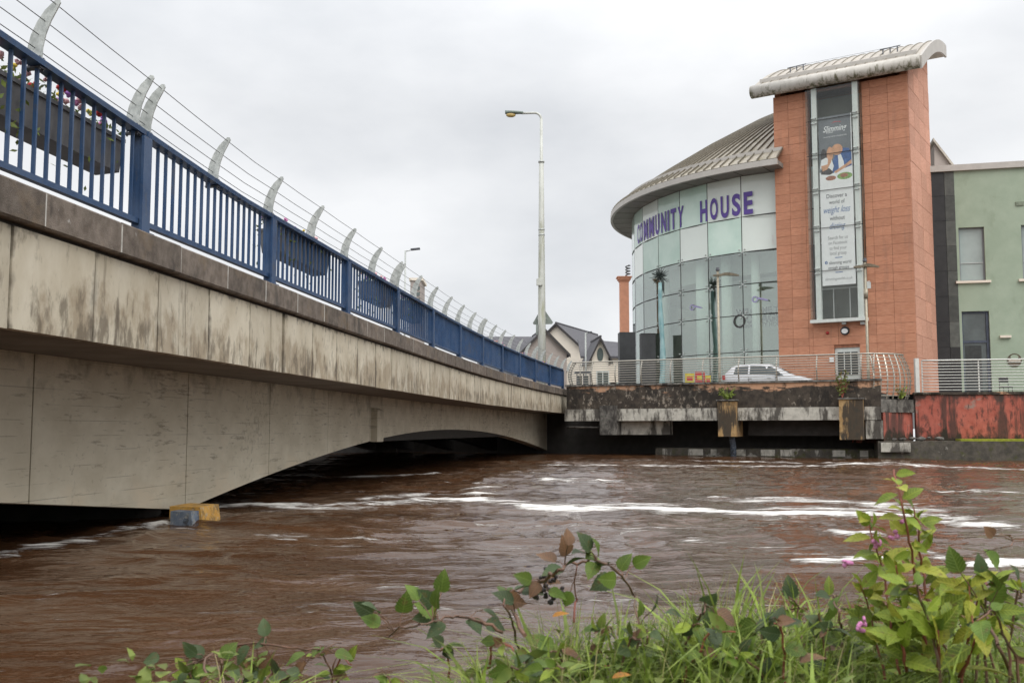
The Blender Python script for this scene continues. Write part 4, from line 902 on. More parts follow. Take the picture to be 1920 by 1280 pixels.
for i,(a0,a1) in enumerate(zip(angs,angs[1:])):
    sgn = 1 if a1>a0 else -1; ga = .0017*sgn
    for j,(z0,z1) in enumerate(zip(zr,zr[1:])):
        top = j>=4
        mt = M['glass'] if not top else (M['spandrel_w'] if (i in (0,) or (i+j)%3==0) else M['spandrel'])
        arcbox(a0+ga,a1-ga,RR,RR-.02,z0+.012,z1-.012,'glass_pane',mt)
    arcbox(a1-ga,a1+ga,RR+.003,RR-.03,zr[0],ZE,'vertical_joint',M['darkjoint'])
for z in zr[1:-1]: arcbox(angs[0],angs[-1],RR+.004,RR-.026,z-.020,z+.020,'horizontal_joint',M['darkjoint'],n=16)
# spider fittings on inner columns
for k,a in enumerate(mul[:4]):
    for z in zr[1:5]:
        m_=MB()
        for d in (-.14,.14):
            for e in (-.012,.012): m_.blob(cyl(a+e,RR+.02,z+d),.05,0)
        m_.box(cyl(a,RR-.12,z),(.1,.3,.08),RZ(a+math.pi/2)); m_.build('spider_fitting',M['steelgrey'],drum)
for px, r in ((1296,.42),(1343,.30),(1402,.24),(1218,.34)):
    a,_ = cylhit(px,560); m_=MB(); m_.lathe(cyl(a,RR-.95,GZ),[(r,0),(r,zr[4]-GZ+.3)],20); m_.build('column',M['interior_white'],drum)
# inside: floor, upper floor ring, back wall
aa0,aa1 = angs[0]+.25, angs[-1]-.5
arcbox(aa0,aa1,RR-.05,4.0,GZ+.01,GZ+.08,'inner_floor',M['floor_in'],n=20)
arcbox(aa0,aa1,RR-.15,4.0,zr[4]+.25,zr[4]+.75,'upper_floor',M['interior_white'],n=20)
arcbox(aa0,aa1,RR-1.7,RR-2.1,zr[4]-.95,zr[4]+.24,'upper_floor_beam',M['interior_white'],n=20)
arcbox(aa0,aa1,RR-5.0,RR-5.3,GZ,zr[4]+.3,'inner_wall',M['interior'],n=20)
arcbox(aa0,aa1,RR-.3,RR-.4,zr[4]+.7,ZE-.1,'spandrel_backing',M['interior_white'],n=20)
for px,wv,h in ((1268,1.6,4.6),(1318,1.4,2.5)):
    a,_=cylhit(px,650); arcbox(a-.06*wv,a+.06*wv,RR-4.4,RR-4.9,GZ+.1,GZ+h,'inner_doorway',M['interior_dark'],n=3)
a,_=cylhit(1318,640); arcbox(a-.04,a+.05,RR-4.2,RR-4.3,GZ+3.2,GZ+4.4,'pink_poster',M['palepink'],n=2)
arcbox(angs[-1]+.0,angs[-1]-1.75,RR,RR-.3,GZ,ZE,'rear_wall',M['interior'],n=18)
aW0,aW1 = cylhit(1372,600,RR-1.9)[0], cylhit(1490,600,RR-1.9)[0]
arcbox(aW0,aW1,RR-1.9,RR-1.98,GZ+.1,zr[3]+.55,'feature_wall',plain('pale_feature_wall',(.44,.46,.42),.8,var=.05),n=8)
# lettering on the inner wall and purple transfers on the glass
def cyltext(body, px, py, h, r, mat, parent, bold=.02, xs=1.0, name='lettering', out=1):
    v,f=text_geo(body,1.0,bold); x0=min(p[0] for p in v);x1=max(p[0] for p in v);y0=min(p[1] for p in v);y1=max(p[1] for p in v); s_=h/(y1-y0)
    a,z=cylhit(px,py,r); m_=MB(); m_.add([cyl(a+(p[0]-(x0+x1)/2)*s_*xs/r, r+.012, z+(p[1]-(y0+y1)/2)*s_) for p in v],f); return m_.build(name,mat,parent)
rIn = RR-1.88
cyltext('WELCOME TO',1424,582,.36,rIn,M['blackplastic'],drum,.05); cyltext('OMAGH',1432,596,.48,rIn,M['blackplastic'],drum,.06); cyltext('COMMUNITY HOUSE',1427,609,.22,rIn,M['darkwood'],drum,.02)
a,z=cylhit(1386,602,RR+.02); m_=MB(); 
ring=[(math.cos(q),math.sin(q)) for q in np.linspace(0,2*math.pi,25)[:-1]]
for k in range(24):
    p,q=ring[k],ring[(k+1)%24]; m_.add([cyl(a+p[0]*.36/RR,RR+.012,z+p[1]*.36),cyl(a+q[0]*.36/RR,RR+.012,z+q[1]*.36),cyl(a+q[0]*.27/RR,RR+.012,z+q[1]*.27),cyl(a+p[0]*.27/RR,RR+.012,z+p[1]*.27)],[(0,1,2,3)])
m_.build('round_emblem',M['darkwood'],drum)
for px,py in ((1297,576),(1415,561)):
    a,z=cylhit(px,py,RR+.02); m_=MB()
    for k in range(24):
        p,q=ring[k],ring[(k+1)%24]; m_.add([cyl(a+p[0]*.17/RR,RR+.012,z+p[1]*.17),cyl(a+q[0]*.17/RR,RR+.012,z+q[1]*.17),cyl(a+q[0]*.11/RR,RR+.012,z+q[1]*.11),cyl(a+p[0]*.11/RR,RR+.012,z+p[1]*.11)],[(0,1,2,3)])
    m_.add([cyl(a+.15/RR,RR+.012,z),cyl(a+.75/RR,RR+.012,z-.14),cyl(a+.72/RR,RR+.012,z-.06),cyl(a+.2/RR,RR+.012,z+.1)],[(0,1,2,3)])
    m_.build('glass_transfer',M['purplepale'],drum)
# big purple letters
LX = [1196.6,1204,1212.5,1222,1231.6,1242.5,1252.8,1263.3,1276.5,1319.6,1338.8,1359.6,1381.5,1403.4]
zb = cylhit(1403,400)[1]; zt_ = cylhit(1403,361)[1]; lh = (zt_-zb)*1.08; zm = (zb+zt_)/2
al = [cylhit(px,400)[0] for px in LX]
# keep an even advance along the curve, first and last letter as read from the photograph
for word, i0, i1 in (('COMMUNITY',0,8),('HOUSE',9,13)):
    A = np.linspace(al[i0],al[i1],i1-i0+1); wgt=[{'I':.42,'M':1.30,'N':1.05,'C':.95}.get(c_,1.0) for c_ in word]
    cum=np.cumsum([0]+[(p+q)/2 for p,q in zip(wgt,wgt[1:])]); A = al[i0]+(al[i1]-al[i0])*cum/cum[-1]; adv=(al[i1]-al[i0])/cum[-1]
    for c_,a,wg in zip(word,A,wgt):
        v,f=text_geo(c_,1.0,.035); x0=min(p[0] for p in v);x1=max(p[0] for p in v);y0=min(p[1] for p in v);y1=max(p[1] for p in v)
        wd3=abs(adv)*(wg*.74 if c_!='I' else .22)*RR; m_=MB(); 
        m_.add([cyl(a+((p[0]-(x0+x1)/2)/(x1-x0))*wd3/RR*(1 if adv>0 else 1), RR+.014, zm+((p[1]-y0)/(y1-y0)-.5)*lh) for p in v],f); m_.build('sign_letter',M['purple'],drum)
# roof
OV = 1.35; rfn = 26
def dz(r): return ZE+.30 + 7.6*(1-(r/(RR+OV))**1.35)
a0r = cylhit(1457,300,RR+OV)[0]; a1r = a0r-3.4
NA=60; rs=[RR+OV,RR+OV-.9,RR-1.5,RR-4,RR-7,RR-10,2.0,.2]
m_=MB(); v=[]
for i in range(NA+1):
    a=a0r+(a1r-a0r)*i/NA; v+=[cyl(a,r,dz(r)) for r in rs]
n_=len(rs); m_.add(v,[(i*n_+j,(i+1)*n_+j,(i+1)*n_+j+1,i*n_+j+1) for i in range(NA) for j in range(n_-1)],True); droof=m_.build('roof',M['zinc_drum'],drum)
arcbox(a0r,a1r,RR+OV+.02,RR+OV-.14,ZE-.03,ZE+.27,'eaves_fascia',M['zincfascia'],droof,n=60)
arcbox(a0r,a1r,RR+OV-.15,RR-.6,ZE+.0,ZE+.22,'soffit',M['soffit_metal'],droof,n=60)
arcbox(a0r,a1r,RR+OV-.86,RR+OV-.95,dz(RR+OV-.9)-.02,dz(RR+OV-.9)+.17,'snow_guard',M['zincfascia'],droof,n=60)
ns=96
for k in range(ns+1):
    a=a0r+(a1r-a0r)*k/ns; m_=MB(); w2=.022
    pts=[r for r in rs[:-2]]
    v=[]
    for r in pts: 
        t_=Vector((-math.sin(a),math.cos(a),0))*w2; c_=cyl(a,r,dz(r)); v+=[c_-t_-Vector((0,0,.02)),c_-t_+Vector((0,0,.10)),c_+t_+Vector((0,0,.10)),c_+t_-Vector((0,0,.02))]
    f=[(i*4+j,(i+1)*4+j,(i+1)*4+(j+1)%4,i*4+(j+1)%4) for i in range(len(pts)-1) for j in range(4)]+[(3,2,1,0)]
    m_.add(v,f).build('roof_seam',M['zinc_seam_dark'],droof)
# soffit boards
for k in range(30):
    a=a0r+(a1r-a0r)*(k+.5)/30; arcbox(a-.0012,a+.0012,RR+OV-.16,RR-.02,ZE-.008,ZE-.001,'soffit_joint',M['darkjoint'],droof)
# hall roof seen behind the tower
hb=MB(); H0=tw(-.4,TDP+.3,0)
hp=[atY(1752,268,60),atY(1790,318,60),atY(1790,400,60),atY(1752,400,60)]
hb.extrude([Vector(p) for p in hp],(1.5,6,0)); hall=hb.build('hall_gable',M['beige'],drum)
m_=MB(); m_.extrude([atY(1750,258,59.8),atY(1793,314,59.8),atY(1793,320,59.8),atY(1750,264,59.8)],(1.6,6.4,0)); m_.build('hall_roof',M['zinc'],hall)

# ================================================================== GREEN WING
GA = Vector((21.75,52.3,0)); gd = Vector((.970,-.243,0)).normalized(); gn = Vector((gd.y,-gd.x,0))
def gp_(u, off, z): q=GA+gd*u+gn*off; return Vector((q.x,q.y,z))
def gu(px,py,o=0.0): P=atP(px,py,GA+gn*o,gn); return (P-GA).dot(gd),P.z
green = thing('green_building', 'pale green rendered wing with tall windows right of the tower', 'building', (GA.x,GA.y,GZ))
def gbox(u0,u1,o0,o1,z0,z1,name,mat,parent=green,**k):
    return MB().hexa([gp_(u0,o0,z0),gp_(u1,o0,z0),gp_(u1,o1,z0),gp_(u0,o1,z0),gp_(u0,o0,z1),gp_(u1,o0,z1),gp_(u1,o1,z1),gp_(u0,o1,z1)]).build(name,mat,parent,**k)
_, zg = gu(1850,318); UE = 16.0
u1a,zA1 = gu(1797,431); u1b,zA0 = gu(1849,527); u2a,zB1=gu(1914,418); u2b=u2a+(u1b-u1a); zB0=gu(1914,522)[1]
uda,zD1 = gu(1800,584); udb,_ = gu(1855,600); ucl,_=gu(1795,500); ucm,_=gu(1776,500)
zA1=zB1=(zA1+zB1)/2; zA0=zB0=(zA0+zB0)/2
def gw(u0,u1,z0,z1): gbox(u0,u1,0,-.3,z0,z1,'wall',M['green'])
gw(ucl,u1a,GZ,zg); gw(u1a,u1b,zA1,zg); gw(u1b,u2a,zD1,zg) ; gw(u2a,u2b,zA1,zg); gw(u2b,UE,GZ,zg)
gw(u1a,u1b,zD1,zA0) if zA0>zD1 else None
gw(u2a,u2b,GZ,zA0); gw(udb,u2a,GZ,zD1); gw(u1a,uda,GZ,zD1) if uda>u1a+.02 else None
if udb < u1b: pass
gbox(-.6,UE,-.3,-.6,GZ,zg-.1,'inner_wall',M['interior_dark']); gbox(-.4,UE,-.6,-10,GZ,zg-.12,'hall_block',M['green'])
gbox(-.5,UE,.16,-10.2,zg,zg+.32,'roof_edge',M['zincfascia'])
for (a,b,z0,z1) in ((u1a,u1b,zA0,zA1),(u2a,u2b,zB0,zB1)):
    wv=gbox(a+.012,b-.012,-.20,-.23,z0+.012,z1-.012,'window',M['blindglass'])
    zt=z0+(z1-z0)*.34
    for q in ((a+.004,a+.07,z0,z1),(b-.07,b-.004,z0,z1),(a,b,z1-.06,z1-.002),(a,b,z0+.002,z0+.06)): gbox(q[0],q[1],-.15,-.197,q[2],q[3],'frame',M['greyrender'],wv)
    gbox(a+.07,b-.07,-.16,-.198,zt-.02,zt+.02,'transom',M['steelgrey'],wv)
    gbox(a-.22,b+.22,.14,-.19,z0-.12,z0-.003,'sill',M['cream'],wv)
dw=gbox(uda+.012,udb-.012,-.2,-.24,GZ,zD1-.012,'door',M['winglass']); _,zf=gu(1828,640)
for q in ((uda+.003,uda+.14,GZ,zD1-.002),(udb-.14,udb-.003,GZ,zD1-.002),(uda+.14,udb-.14,zf-.06,zf+.06),(uda+.14,udb-.14,zD1-.1,zD1-.004)): gbox(q[0],q[1],-.12,-.197,q[2],q[3],'frame',plain('door_frame_blue',(.07,.085,.12),.5) if 'door_frame_blue' not in bpy.data.materials else bpy.data.materials['door_frame_blue'],dw)
gbox(uda+.22,udb-.40,-.17,-.196,GZ+.3,zf-.2,'dark_pane',M['interior_dark'],dw)
# black and grey stone panels at the junction
zz_=GZ; k=0
while zz_<zg-.05:
    h_=min(1.32,zg-zz_); gbox(-.55,ucm-.008,.02,-.05,zz_+.006,zz_+h_-.006,'cladding_panel',M['blackclad'])
    gbox(ucm+.008,ucl-.004,.02,-.05,zz_+.006,zz_+h_-.006,'cladding_panel',M['greyclad'] if zz_>GZ+2.5 else M['blackclad']); zz_+=h_; k+=1
gbox(-.6,ucl,-.06,-.29,GZ,zg,'cladding_back',M['blackclad'])
u_,z_=gu(1885,631); lt=gbox(u_-.26,u_+.26,.14,.003,z_-.06,z_+.06,'wall_lamp',M['cream'],None); tag(lt,'slim cream wall lamp on the green wall','lamp')
u_,z_=gu(1912,382); tag(gbox(u_-.2,u_+.2,.05,.003,z_-.1,z_+.1,'wall_vent',plain('vent_green',(.22,.26,.19),.7),None),'small square vent high on the green wall','vent')
u_,z_=gu(1902,675); pq=thing('round_plaque','dark round plaque on the green wall behind the white railing','plaque',gp_(u_,.03,z_))
m_=MB(); pts=[(math.cos(t)*.34,math.sin(t)*.34) for t in np.linspace(0,2*math.pi,25)[:-1]]; m_.extrude([gp_(u_+a,.04,z_+b) for a,b in pts],-gn*.03); m_.build('disc',plain('plaque_brown',(.10,.075,.045),.5),pq)
gbox(u_-.28,u_+.28,.055,.042,z_-.05,z_+.05,'band',M['cream'],pq); m_=MB(); m_.extrude([gp_(u_+a*.55,.05,z_+.16+b*.35) for a,b in pts],-gn*.008); m_.build('mark',M['green'],pq)
# black chair standing on the paving
q=gp_(gu(1885,700,2.5)[0],2.5,GZ); ch=thing('metal_chair','black metal chair standing on the paving behind the wall railing','chair',q)
m_=MB(); m_.box(q+Vector((0,0,.46)),(.46,.44,.035)); m_.build('seat',M['blackplastic'],ch)
m_=MB(); m_.box(q+Vector((0,.22,.82)),(.46,.03,.22)); m_.build('backrest',M['blackplastic'],ch)
for a in (-.21,.21):
    for b in (-.2,.2): MB().tube([q+Vector((a,b,0)),q+Vector((a,b,.46 if b<0 else .92))],.016,6).build('leg',M['blackplastic'],ch)

# ================================================================== PILLARS, SCULPTURE, LAMPS, CAR ON THE TERRACE
def pxbox(px0,px1,py0,py1,Y,depth,z0=None,rot=0):
    a=atY(px0,py1,Y); b=atY(px1,py0,Y); zl=a.z if z0 is None else z0
    return (a.x+b.x)/2, Y+depth/2, b.x-a.x, zl, b.z
cx,cy,wx,z0,z1=pxbox(1163.5,1179,527,625,60,.5,GZ); pil=thing('salmon_pillar','tall salmon pillar with moulded cap on a black plinth left of the glass drum','pillar',(cx,cy,GZ))
_,_,wpx,_,zp=pxbox(1158,1187,622,700,59.6,.9,GZ)
MB().box((cx,cy,(zp+z1)/2),(wx,wx,z1-zp)).build('shaft',M['salmon'],pil)
m_=MB(); m_.box((cx,cy,z1+.05),(wx+.10,wx+.1,.10)); m_.box((cx,cy,z1+.16),(wx+.24,wx+.24,.12)); m_.box((cx,cy,z1+.25),(wx+.36,wx+.36,.06)); m_.build('cap',M['salmon'],pil)
MB().box((cx+.12,cy,(GZ+zp)/2),(wpx,1.0,zp-GZ)).build('plinth',M['plinthgrey'],pil)
m_=MB(); m_.box((cx+.12,cy-.5,GZ+(zp-GZ)*.55),(wpx+.01,.012,.02)); m_.build('plinth_joint',M['darkjoint'],pil)
ap=[Vector((cx+.24+.13*math.cos(t*2*math.pi),cy+.13*math.sin(t*2*math.pi),z1+.3+t*.17)) for t in np.linspace(0,4.2,60)]
MB().tube(ap,.035,5).build('finial_coil',M['darkwood'],pil)
cx,cy,wx,z0,z1=pxbox(1203,1229,626,700,57.0,.8,GZ); pl2=thing('black_plinth','free standing black stone pier in front of the glass drum','pier',(cx,cy,GZ))
MB().box((cx,cy,(GZ+z1)/2),(wx,.8,z1-GZ)).build('shaft',M['plinthgrey'],pl2); MB().box((cx,cy,z1+.02),(wx+.03,.83,.04)).build('cap',M['blackclad'],pl2)

# verdigris sculpture
sc=atY(1239,700,54); S0=Vector((sc.x,54,GZ)); scu=thing('bronze_thistle','slender verdigris sculpture with a spiky head in front of the glass','sculpture',S0)
top=atY(1240,530,54).z; pth=[];rr=[]
for k in range(15):
    t=k/14; x_=S0.x+ .10*math.sin(t*5.0)+(.16*t*t); pth.append(Vector((x_,54+.05*math.cos(t*7),GZ+(top-GZ)*t))); rr.append(.165-.05*t+.018*math.sin(t*21))
MB().tube(pth,rr,10).build('trunk',M['bronze'],scu)
hd=pth[-1]+Vector((0,0,.1)); m_=MB()
for k in range(46):
    d=Vector((random.gauss(0,1),random.gauss(0,.8),random.gauss(.35,.8))).normalized(); l_=random.uniform(.35,.6)
    m_.tube([hd+Vector((-.05,0,.25)),hd+Vector((-.05,0,.25))+d*l_],[.035,.008],5)
m_.build('spiky_head',M['bronzedark'],scu)
m_=MB()
for k in range(3): m_.tube([hd+Vector((.05,-.05,.2)),hd+Vector((.07+.04*k,-.1,-.1)),hd+Vector((.08+.04*k,-.12,-.55-.12*k))],[.05,.045,.01],5)
m_.build('leaves',M['bronzedark'],scu)

# wing-shaped terrace lamps
def winglamp(px,ytop,Y,lab,w0,w1,base_z=GZ):
    b=atY(px,700,Y); t=thing('wing_lamp',lab,'street lamp',(b.x,Y,base_z),'wing shaped lamps on the terrace'); zt=atY(px,ytop,Y).z; m1=Y/FPX
    MB().tube([(b.x,Y,base_z),(b.x,Y,base_z+1.2),(b.x,Y,zt)],[.075,.065,.06],10).build('pole',M['lampbronze'],t)
    m_=MB(); zc=zt-.28; L0,L1=w0*m1,w1*m1; pr=[]
    for k in range(11):
        q=k/10; x_=b.x+L0+(L1-L0)*q; cam_=math.sin(q*math.pi)*.07
        pr.append((x_,zc+.02+cam_*(1 if q>.3 else .4)+.08*(.5-abs(q-.5))))
    low=[(x_,z-.055-.07*math.sin(i/10*math.pi)) for i,(x_,z) in enumerate(pr)]
    v=[]; n_=len(pr)
    for i in range(n_):
        hw=.20*math.sin(min(1,.25+i/10)*math.pi/2)*(1-.55*max(0,i/10-.6)/.4); v+=[(pr[i][0],Y-hw,pr[i][1]),(pr[i][0],Y+hw,pr[i][1]),(low[i][0],Y+hw*.7,low[i][1]),(low[i][0],Y-hw*.7,low[i][1])]
    m_.add(v,[(i*4+j,(i+1)*4+j,(i+1)*4+(j+1)%4,i*4+(j+1)%4) for i in range(n_-1) for j in range(4)]+[(0,1,2,3),(n_*4-1,n_*4-2,n_*4-3,n_*4-4)]); m_.build('wing_head',M['lampbronze'],t)
    m_=MB(); m_.lathe((b.x,Y,zt-.05),[(.09,0),(.11,.06),(.06,.1),(.1,.14),(.04,.18)],10); m_.build('finial',M['clamp'],t)
    return t,b,zt
winglamp(1349,506,50.5,'bronze lamp with one wing pointing right before the glass drum',-9,40)
t_,b_,zt=winglamp(1628,489,46.6,'bronze lamp with wing head in front of the terracotta tower',-21,26)
m_=MB(); m_.box((b_.x+.13,46.6,zt-1.15),(.18,.14,.3)); m_.tube([(b_.x,46.6,zt-1.0),(b_.x+.2,46.6,zt-.95)],.02,6); m_.build('camera_box',M['steelgrey'],t_)
m_=MB(); m_.lathe((b_.x,46.6,zt-1.75),[(.1,0),(.1,.45)],10); m_.build('collar',M['lampbronze'],t_)

# tall column at the end of the bridge
LY=53.5; lb=atY(1016,690,LY); Lx=lb.x; lz1=atY(1016,212,LY).z; tl=thing('tall_street_lamp','tall grey street lamp column with one long arm at the bridge end','street lamp',(Lx,LY,3.0))
zs=[3.0,3.6]+[atY(1016,y,LY).z for y in (600,440,305)]
MB().lathe((Lx,LY,0),[(.215,3.0),(.205,zs[2]),(.16,zs[3]),(.125,zs[4]),(.085,zs[4]+.05),(.075,lz1-.35)],14).build('column',M['lampgrey'],tl)
cpt=[Vector((Lx,LY,lz1-.4))]+[Vector((Lx-.35+.35*math.cos(a),LY,lz1-.35+.35*math.sin(a))) for a in np.linspace(0,math.pi/2,6)]+[Vector((atY(978,212,LY).x,LY,lz1-.02))]
MB().tube(cpt,.062,8).build('arm',M['lampgrey'],tl)
hx0,hx1=atY(947,215,LY).x,atY(981,215,LY).x
def lantern(x0,x1,Y,z,t):
    m_=MB(); v=[]; n_=9
    for i in range(n_+1):
        q=i/n_; x_=x0+(x1-x0)*q; w_=.17*math.sin(min(1,.35+q*1.3)*math.pi/2)*(1-.55*max(0,q-.55)/.45); h_=.13*(1-.45*q)
        for k in range(8): a=2*math.pi*k/8; v.append((x_,Y+w_*math.cos(a),z+(h_ if math.sin(a)>0 else .09)*math.sin(a)))
    m_.add(v,[(i*8+k,i*8+(k+1)%8,(i+1)*8+(k+1)%8,(i+1)*8+k) for i in range(n_) for k in range(8)]+[tuple(range(7,-1,-1)),tuple(n_*8+k for k in range(8))],True); la=m_.build('lantern',M['lantern'],t)
    m_=MB(); m_.blob((x0+(x1-x0)*.32,Y,z-.14),((x1-x0)*.28,.14,.13),.02,2); m_.build('bowl',M['amber'],la)
lantern(hx0,hx1,LY,lz1+.02,tl)
for y in (305,432,442,518): zc=atY(1016,y,LY).z; MB().lathe((Lx,LY,zc),[(.17,0),(.17,.08)],14).build('band',M['galv'],tl)
zc=atY(1012,530,LY).z; MB().box((Lx-.12,LY-.2,zc),(.32,.22,.34)).build('control_box',M['lampgrey'],tl)
zc=atY(1012,618,LY).z; MB().box((Lx-.26,LY+.05,zc),(.09,.3,.55)).build('small_sign_edge',M['signback'],tl)
c0=[atY(1016.5,578,LY+.25),atY(1037,605,LY+.25),atY(1036,607.5,LY+.25),atY(1001,607.5,LY+.25),atY(1000,605,LY+.25)]
c0=[atY(1016,576,LY+.26),atY(1018,576,LY+.26),atY(1037,604,LY+.26),atY(1035,607.5,LY+.26),atY(1001,608.5,LY+.26),atY(999,605.5,LY+.26)]
sg=thing('warning_sign','back of a grey triangular road sign fixed to the tall lamp column','road sign',(Lx,LY+.26,c0[3].z)); m_=MB(); m_.extrude(c0,(0,.012,0)); m_.build('sign_plate',M['signback'],sg)
MB().box((Lx,LY+.235,c0[3].z+.3),(.5,.04,.05)).build('clip_rail',M['galv'],sg)

def ledlamp(px,pyt,pyb,Y,x1,dy,lab,zb=GZ):
    a=atY(px,pyt,Y); t=thing('led_street_lamp',lab,'street lamp',(a.x,Y,zb)); m1=Y/FPX; r_=max(.05,1.5*m1)
    MB().tube([(a.x,Y,zb),(a.x,Y,a.z)],[r_*1.2,r_],8).build('pole',M['galv'],t)
    e=Vector((a.x+x1*m1,Y,a.z+dy*m1)); m_=MB(); m_.tube([(a.x,Y,a.z-.05),(a.x+x1*m1*.35,Y,a.z+dy*m1*.3)],r_*.7,6); m_.build('arm',M['galv'],t)
    d=(e-a).normalized(); m_=MB(); m_.box(a.lerp(e,.68)+Vector((0,0,.03)),((e-a).length*.62,.32,.09),Matrix.Rotation(-math.atan2(d.z,d.x),3,'Y')); m_.build('led_head',M['clamp'],t)
ledlamp(760,470,560,62,28,3,'thin grey modern lamp beyond the bridge near the beige tower block')
ledlamp(1098,624,690,78,12,1,'pale modern lamp in front of the houses beside the salmon pillar')

# white hatchback
def car():
    Y=50.9; a=atY(1362,700,Y); o=Vector((a.x,Y,GZ)); ang=math.atan2(td.y,td.x)
    t=thing('white_car','white hatchback car parked behind the terrace railing','car',o)
    dx=Vector((math.cos(ang),math.sin(ang),0)); dy=Vector((-math.sin(ang),math.cos(ang),0))
    def P(x,y,z): return o+dx*x*1.08+dy*y*1.05+Vector((0,0,z*1.09))
    # stations: x, half width low, half width belt, belt z, roof half width, roof z
    st=[(0.0,.62,.70,.80,.66,.84),(.10,.80,.82,.98,.68,1.06),(.42,.84,.86,1.00,.62,1.42),(.75,.85,.87,1.00,.60,1.50),(1.4,.85,.88,.98,.60,1.53),(2.0,.85,.88,.96,.60,1.50),(2.45,.85,.88,.95,.60,1.36),(2.95,.85,.87,.94,.66,1.06),(3.2,.84,.86,.90,.70,.95),(3.8,.80,.82,.78,.64,.82),(4.1,.66,.68,.62,.52,.66),(4.18,.55,.58,.52,.45,.55)]
    v=[]
    for x,wl,wb,zb,wr,zr_ in st:
        ring=[(-wl,.24),(-wb,.5),(-wb,zb-.04),(-wr-.03,zb+(zr_-zb)*.90),(-wr*.6,zr_),(wr*.6,zr_),(wr+.03,zb+(zr_-zb)*.90),(wb,zb-.04),(wb,.5),(wl,.24)]
        v+=[P(x,y,z) for y,z in ring]
    n_=10; f=[(i*n_+j,i*n_+(j+1)%n_,(i+1)*n_+(j+1)%n_,(i+1)*n_+j) for i in range(len(st)-1) for j in range(n_)]+[tuple(range(n_)),tuple((len(st)-1)*n_+j for j in range(n_-1,-1,-1))]
    m_=MB(); m_.add(v,f,True); body=m_.build('body',M['carwhite'],t)
    for sgn in (-1,1):
        def wpt(x,f_):   # point on the side glass
            xs_=[s_[0] for s_ in st]; g=lambda k: float(np.interp(x,xs_,[s_[k] for s_ in st])); zb=g(3)-.04; zt=g(3)+(g(5)-g(3))*.90; yb=g(2); yt=g(4)+.03
            return P(x,sgn*(yb+(yt-yb)*f_+.008),zb+(zt-zb)*f_)
        for xa,xb,xc,xd in ((.52,1.18,1.18,.60),(1.26,2.78,2.25,1.26)):
            m_=MB(); m_.add([wpt(xa,.12),wpt((xa+xb)/2,.12),wpt(xb,.12),wpt(xc,.90),wpt((xc+xd)/2,.90),wpt(xd,.90)],[(0,1,4,5),(1,2,3,4)]); m_.build('side_window',M['carglass'],t)
        for xa in (1.22,2.42):
            m_=MB(); m_.add([P(xa-.008,sgn*.884,.35),P(xa+.008,sgn*.884,.35),P(xa+.008,sgn*.884,.92),P(xa-.008,sgn*.884,.92)],[(0,1,2,3)]); m_.build('door_gap',M['blackplastic'],t)
        for xa in (1.36,2.22): m_=MB(); m_.box(P(xa-.08,sgn*.895,.84),(.18,.03,.03),RZ(ang)); m_.build('door_handle',M['carwhite'],t)
        m_=MB(); m_.blob(P(2.55,sgn*.98,1.02),(.10,.10,.075),.0,2); m_.build('mirror',M['blackplastic'],t)
        m_=MB(); m_.box(P(.07,sgn*.74,.88),(.14,.22,.22),RZ(ang)); m_.build('tail_light',M['redlens'],t)
        for x in (.78,3.32):
            m_=MB(); m_.extrude([P(x+.31*math.cos(q),sgn*.70,.31+.31*math.sin(q)) for q in np.linspace(0,2*math.pi,19)[:-1]],dy*sgn*.18); wh=m_.build('wheel',M['tyre'],t)
            m_=MB(); m_.extrude([P(x+.2*math.cos(q),sgn*.881,.31+.2*math.sin(q)) for q in np.linspace(0,2*math.pi,19)[:-1]],dy*sgn*.01); m_.build('rim',M['rim'],wh)
        m_=MB(); m_.box(P(4.02,sgn*.56,.66),(.22,.22,.1),RZ(ang+sgn*.4)); m_.build('headlight',M['steelgrey'],t)
    m_=MB(); m_.add([P(3.02,-.62,1.045),P(3.02,.62,1.045),P(2.28,.54,1.44),P(2.28,-.54,1.44)],[(0,1,2,3)]); m_.build('windscreen',M['carglass'],t)
    m_=MB(); m_.add([P(.085,.56,1.09),P(.085,-.56,1.09),P(.36,-.5,1.40),P(.36,.5,1.40)],[(0,1,2,3)]); m_.build('rear_window',M['carglass'],t)
car()
# coloured boards by the entrance
for px0,px1,y0,mat,lab in ((1284,1302,699,'yel','yellow board with dark print leaning by the glass entrance'),(1303,1322,697,'red','red board standing between the yellow boards by the entrance'),(1322,1333,703,'yel','small yellow board at the right end of the entrance boards')):
    a=atY(px0,y0,53); b=atY(px1,y0,53); t=thing('notice_board',lab,'board',((a.x+b.x)/2,53,GZ),'boards by the entrance'); MB().box(((a.x+b.x)/2,53,(GZ+.1+a.z)/2),(b.x-a.x-.02,.05,a.z-GZ-.1)).build('panel',M[mat],t)
    MB().box(((a.x+b.x)/2,52.97,a.z-.3),((b.x-a.x)*.6,.012,.2)).build('print',M['red' if mat=='yel' else 'yel'],t)
    for d in (.1,.9): MB().box((a.x+(b.x-a.x)*d,53.05,GZ+.3),(.05,.04,.6)).build('leg',M['clamp'],t)
# dark shelter on the pavement beyond the railing
a=atY(1079,700,62); b=atY(1110,700,62); sh=thing('glazed_shelter','low dark glazed shelter behind the left end of the terrace railing','shelter',((a.x+b.x)/2,62.5,GZ)); zt=atY(1079,699,62).z
MB().box(((a.x+b.x)/2,62.6,zt+.05),(b.x-a.x,1.2,.1)).build('roof',M['clamp'],sh)
for k in range(3): MB().box((a.x+.1+k*((b.x-a.x)-.2)/2,62.2,(GZ+zt)/2),(.06,.06,zt-GZ)).build('post',M['clamp'],sh)
for k in range(2): MB().box((a.x+.1+(k+.5)*((b.x-a.x)-.2)/2,62.9,(GZ+zt)/2),((b.x-a.x)/2-.2,.03,zt-GZ-.2)).build('pane',M['winglass'],sh)

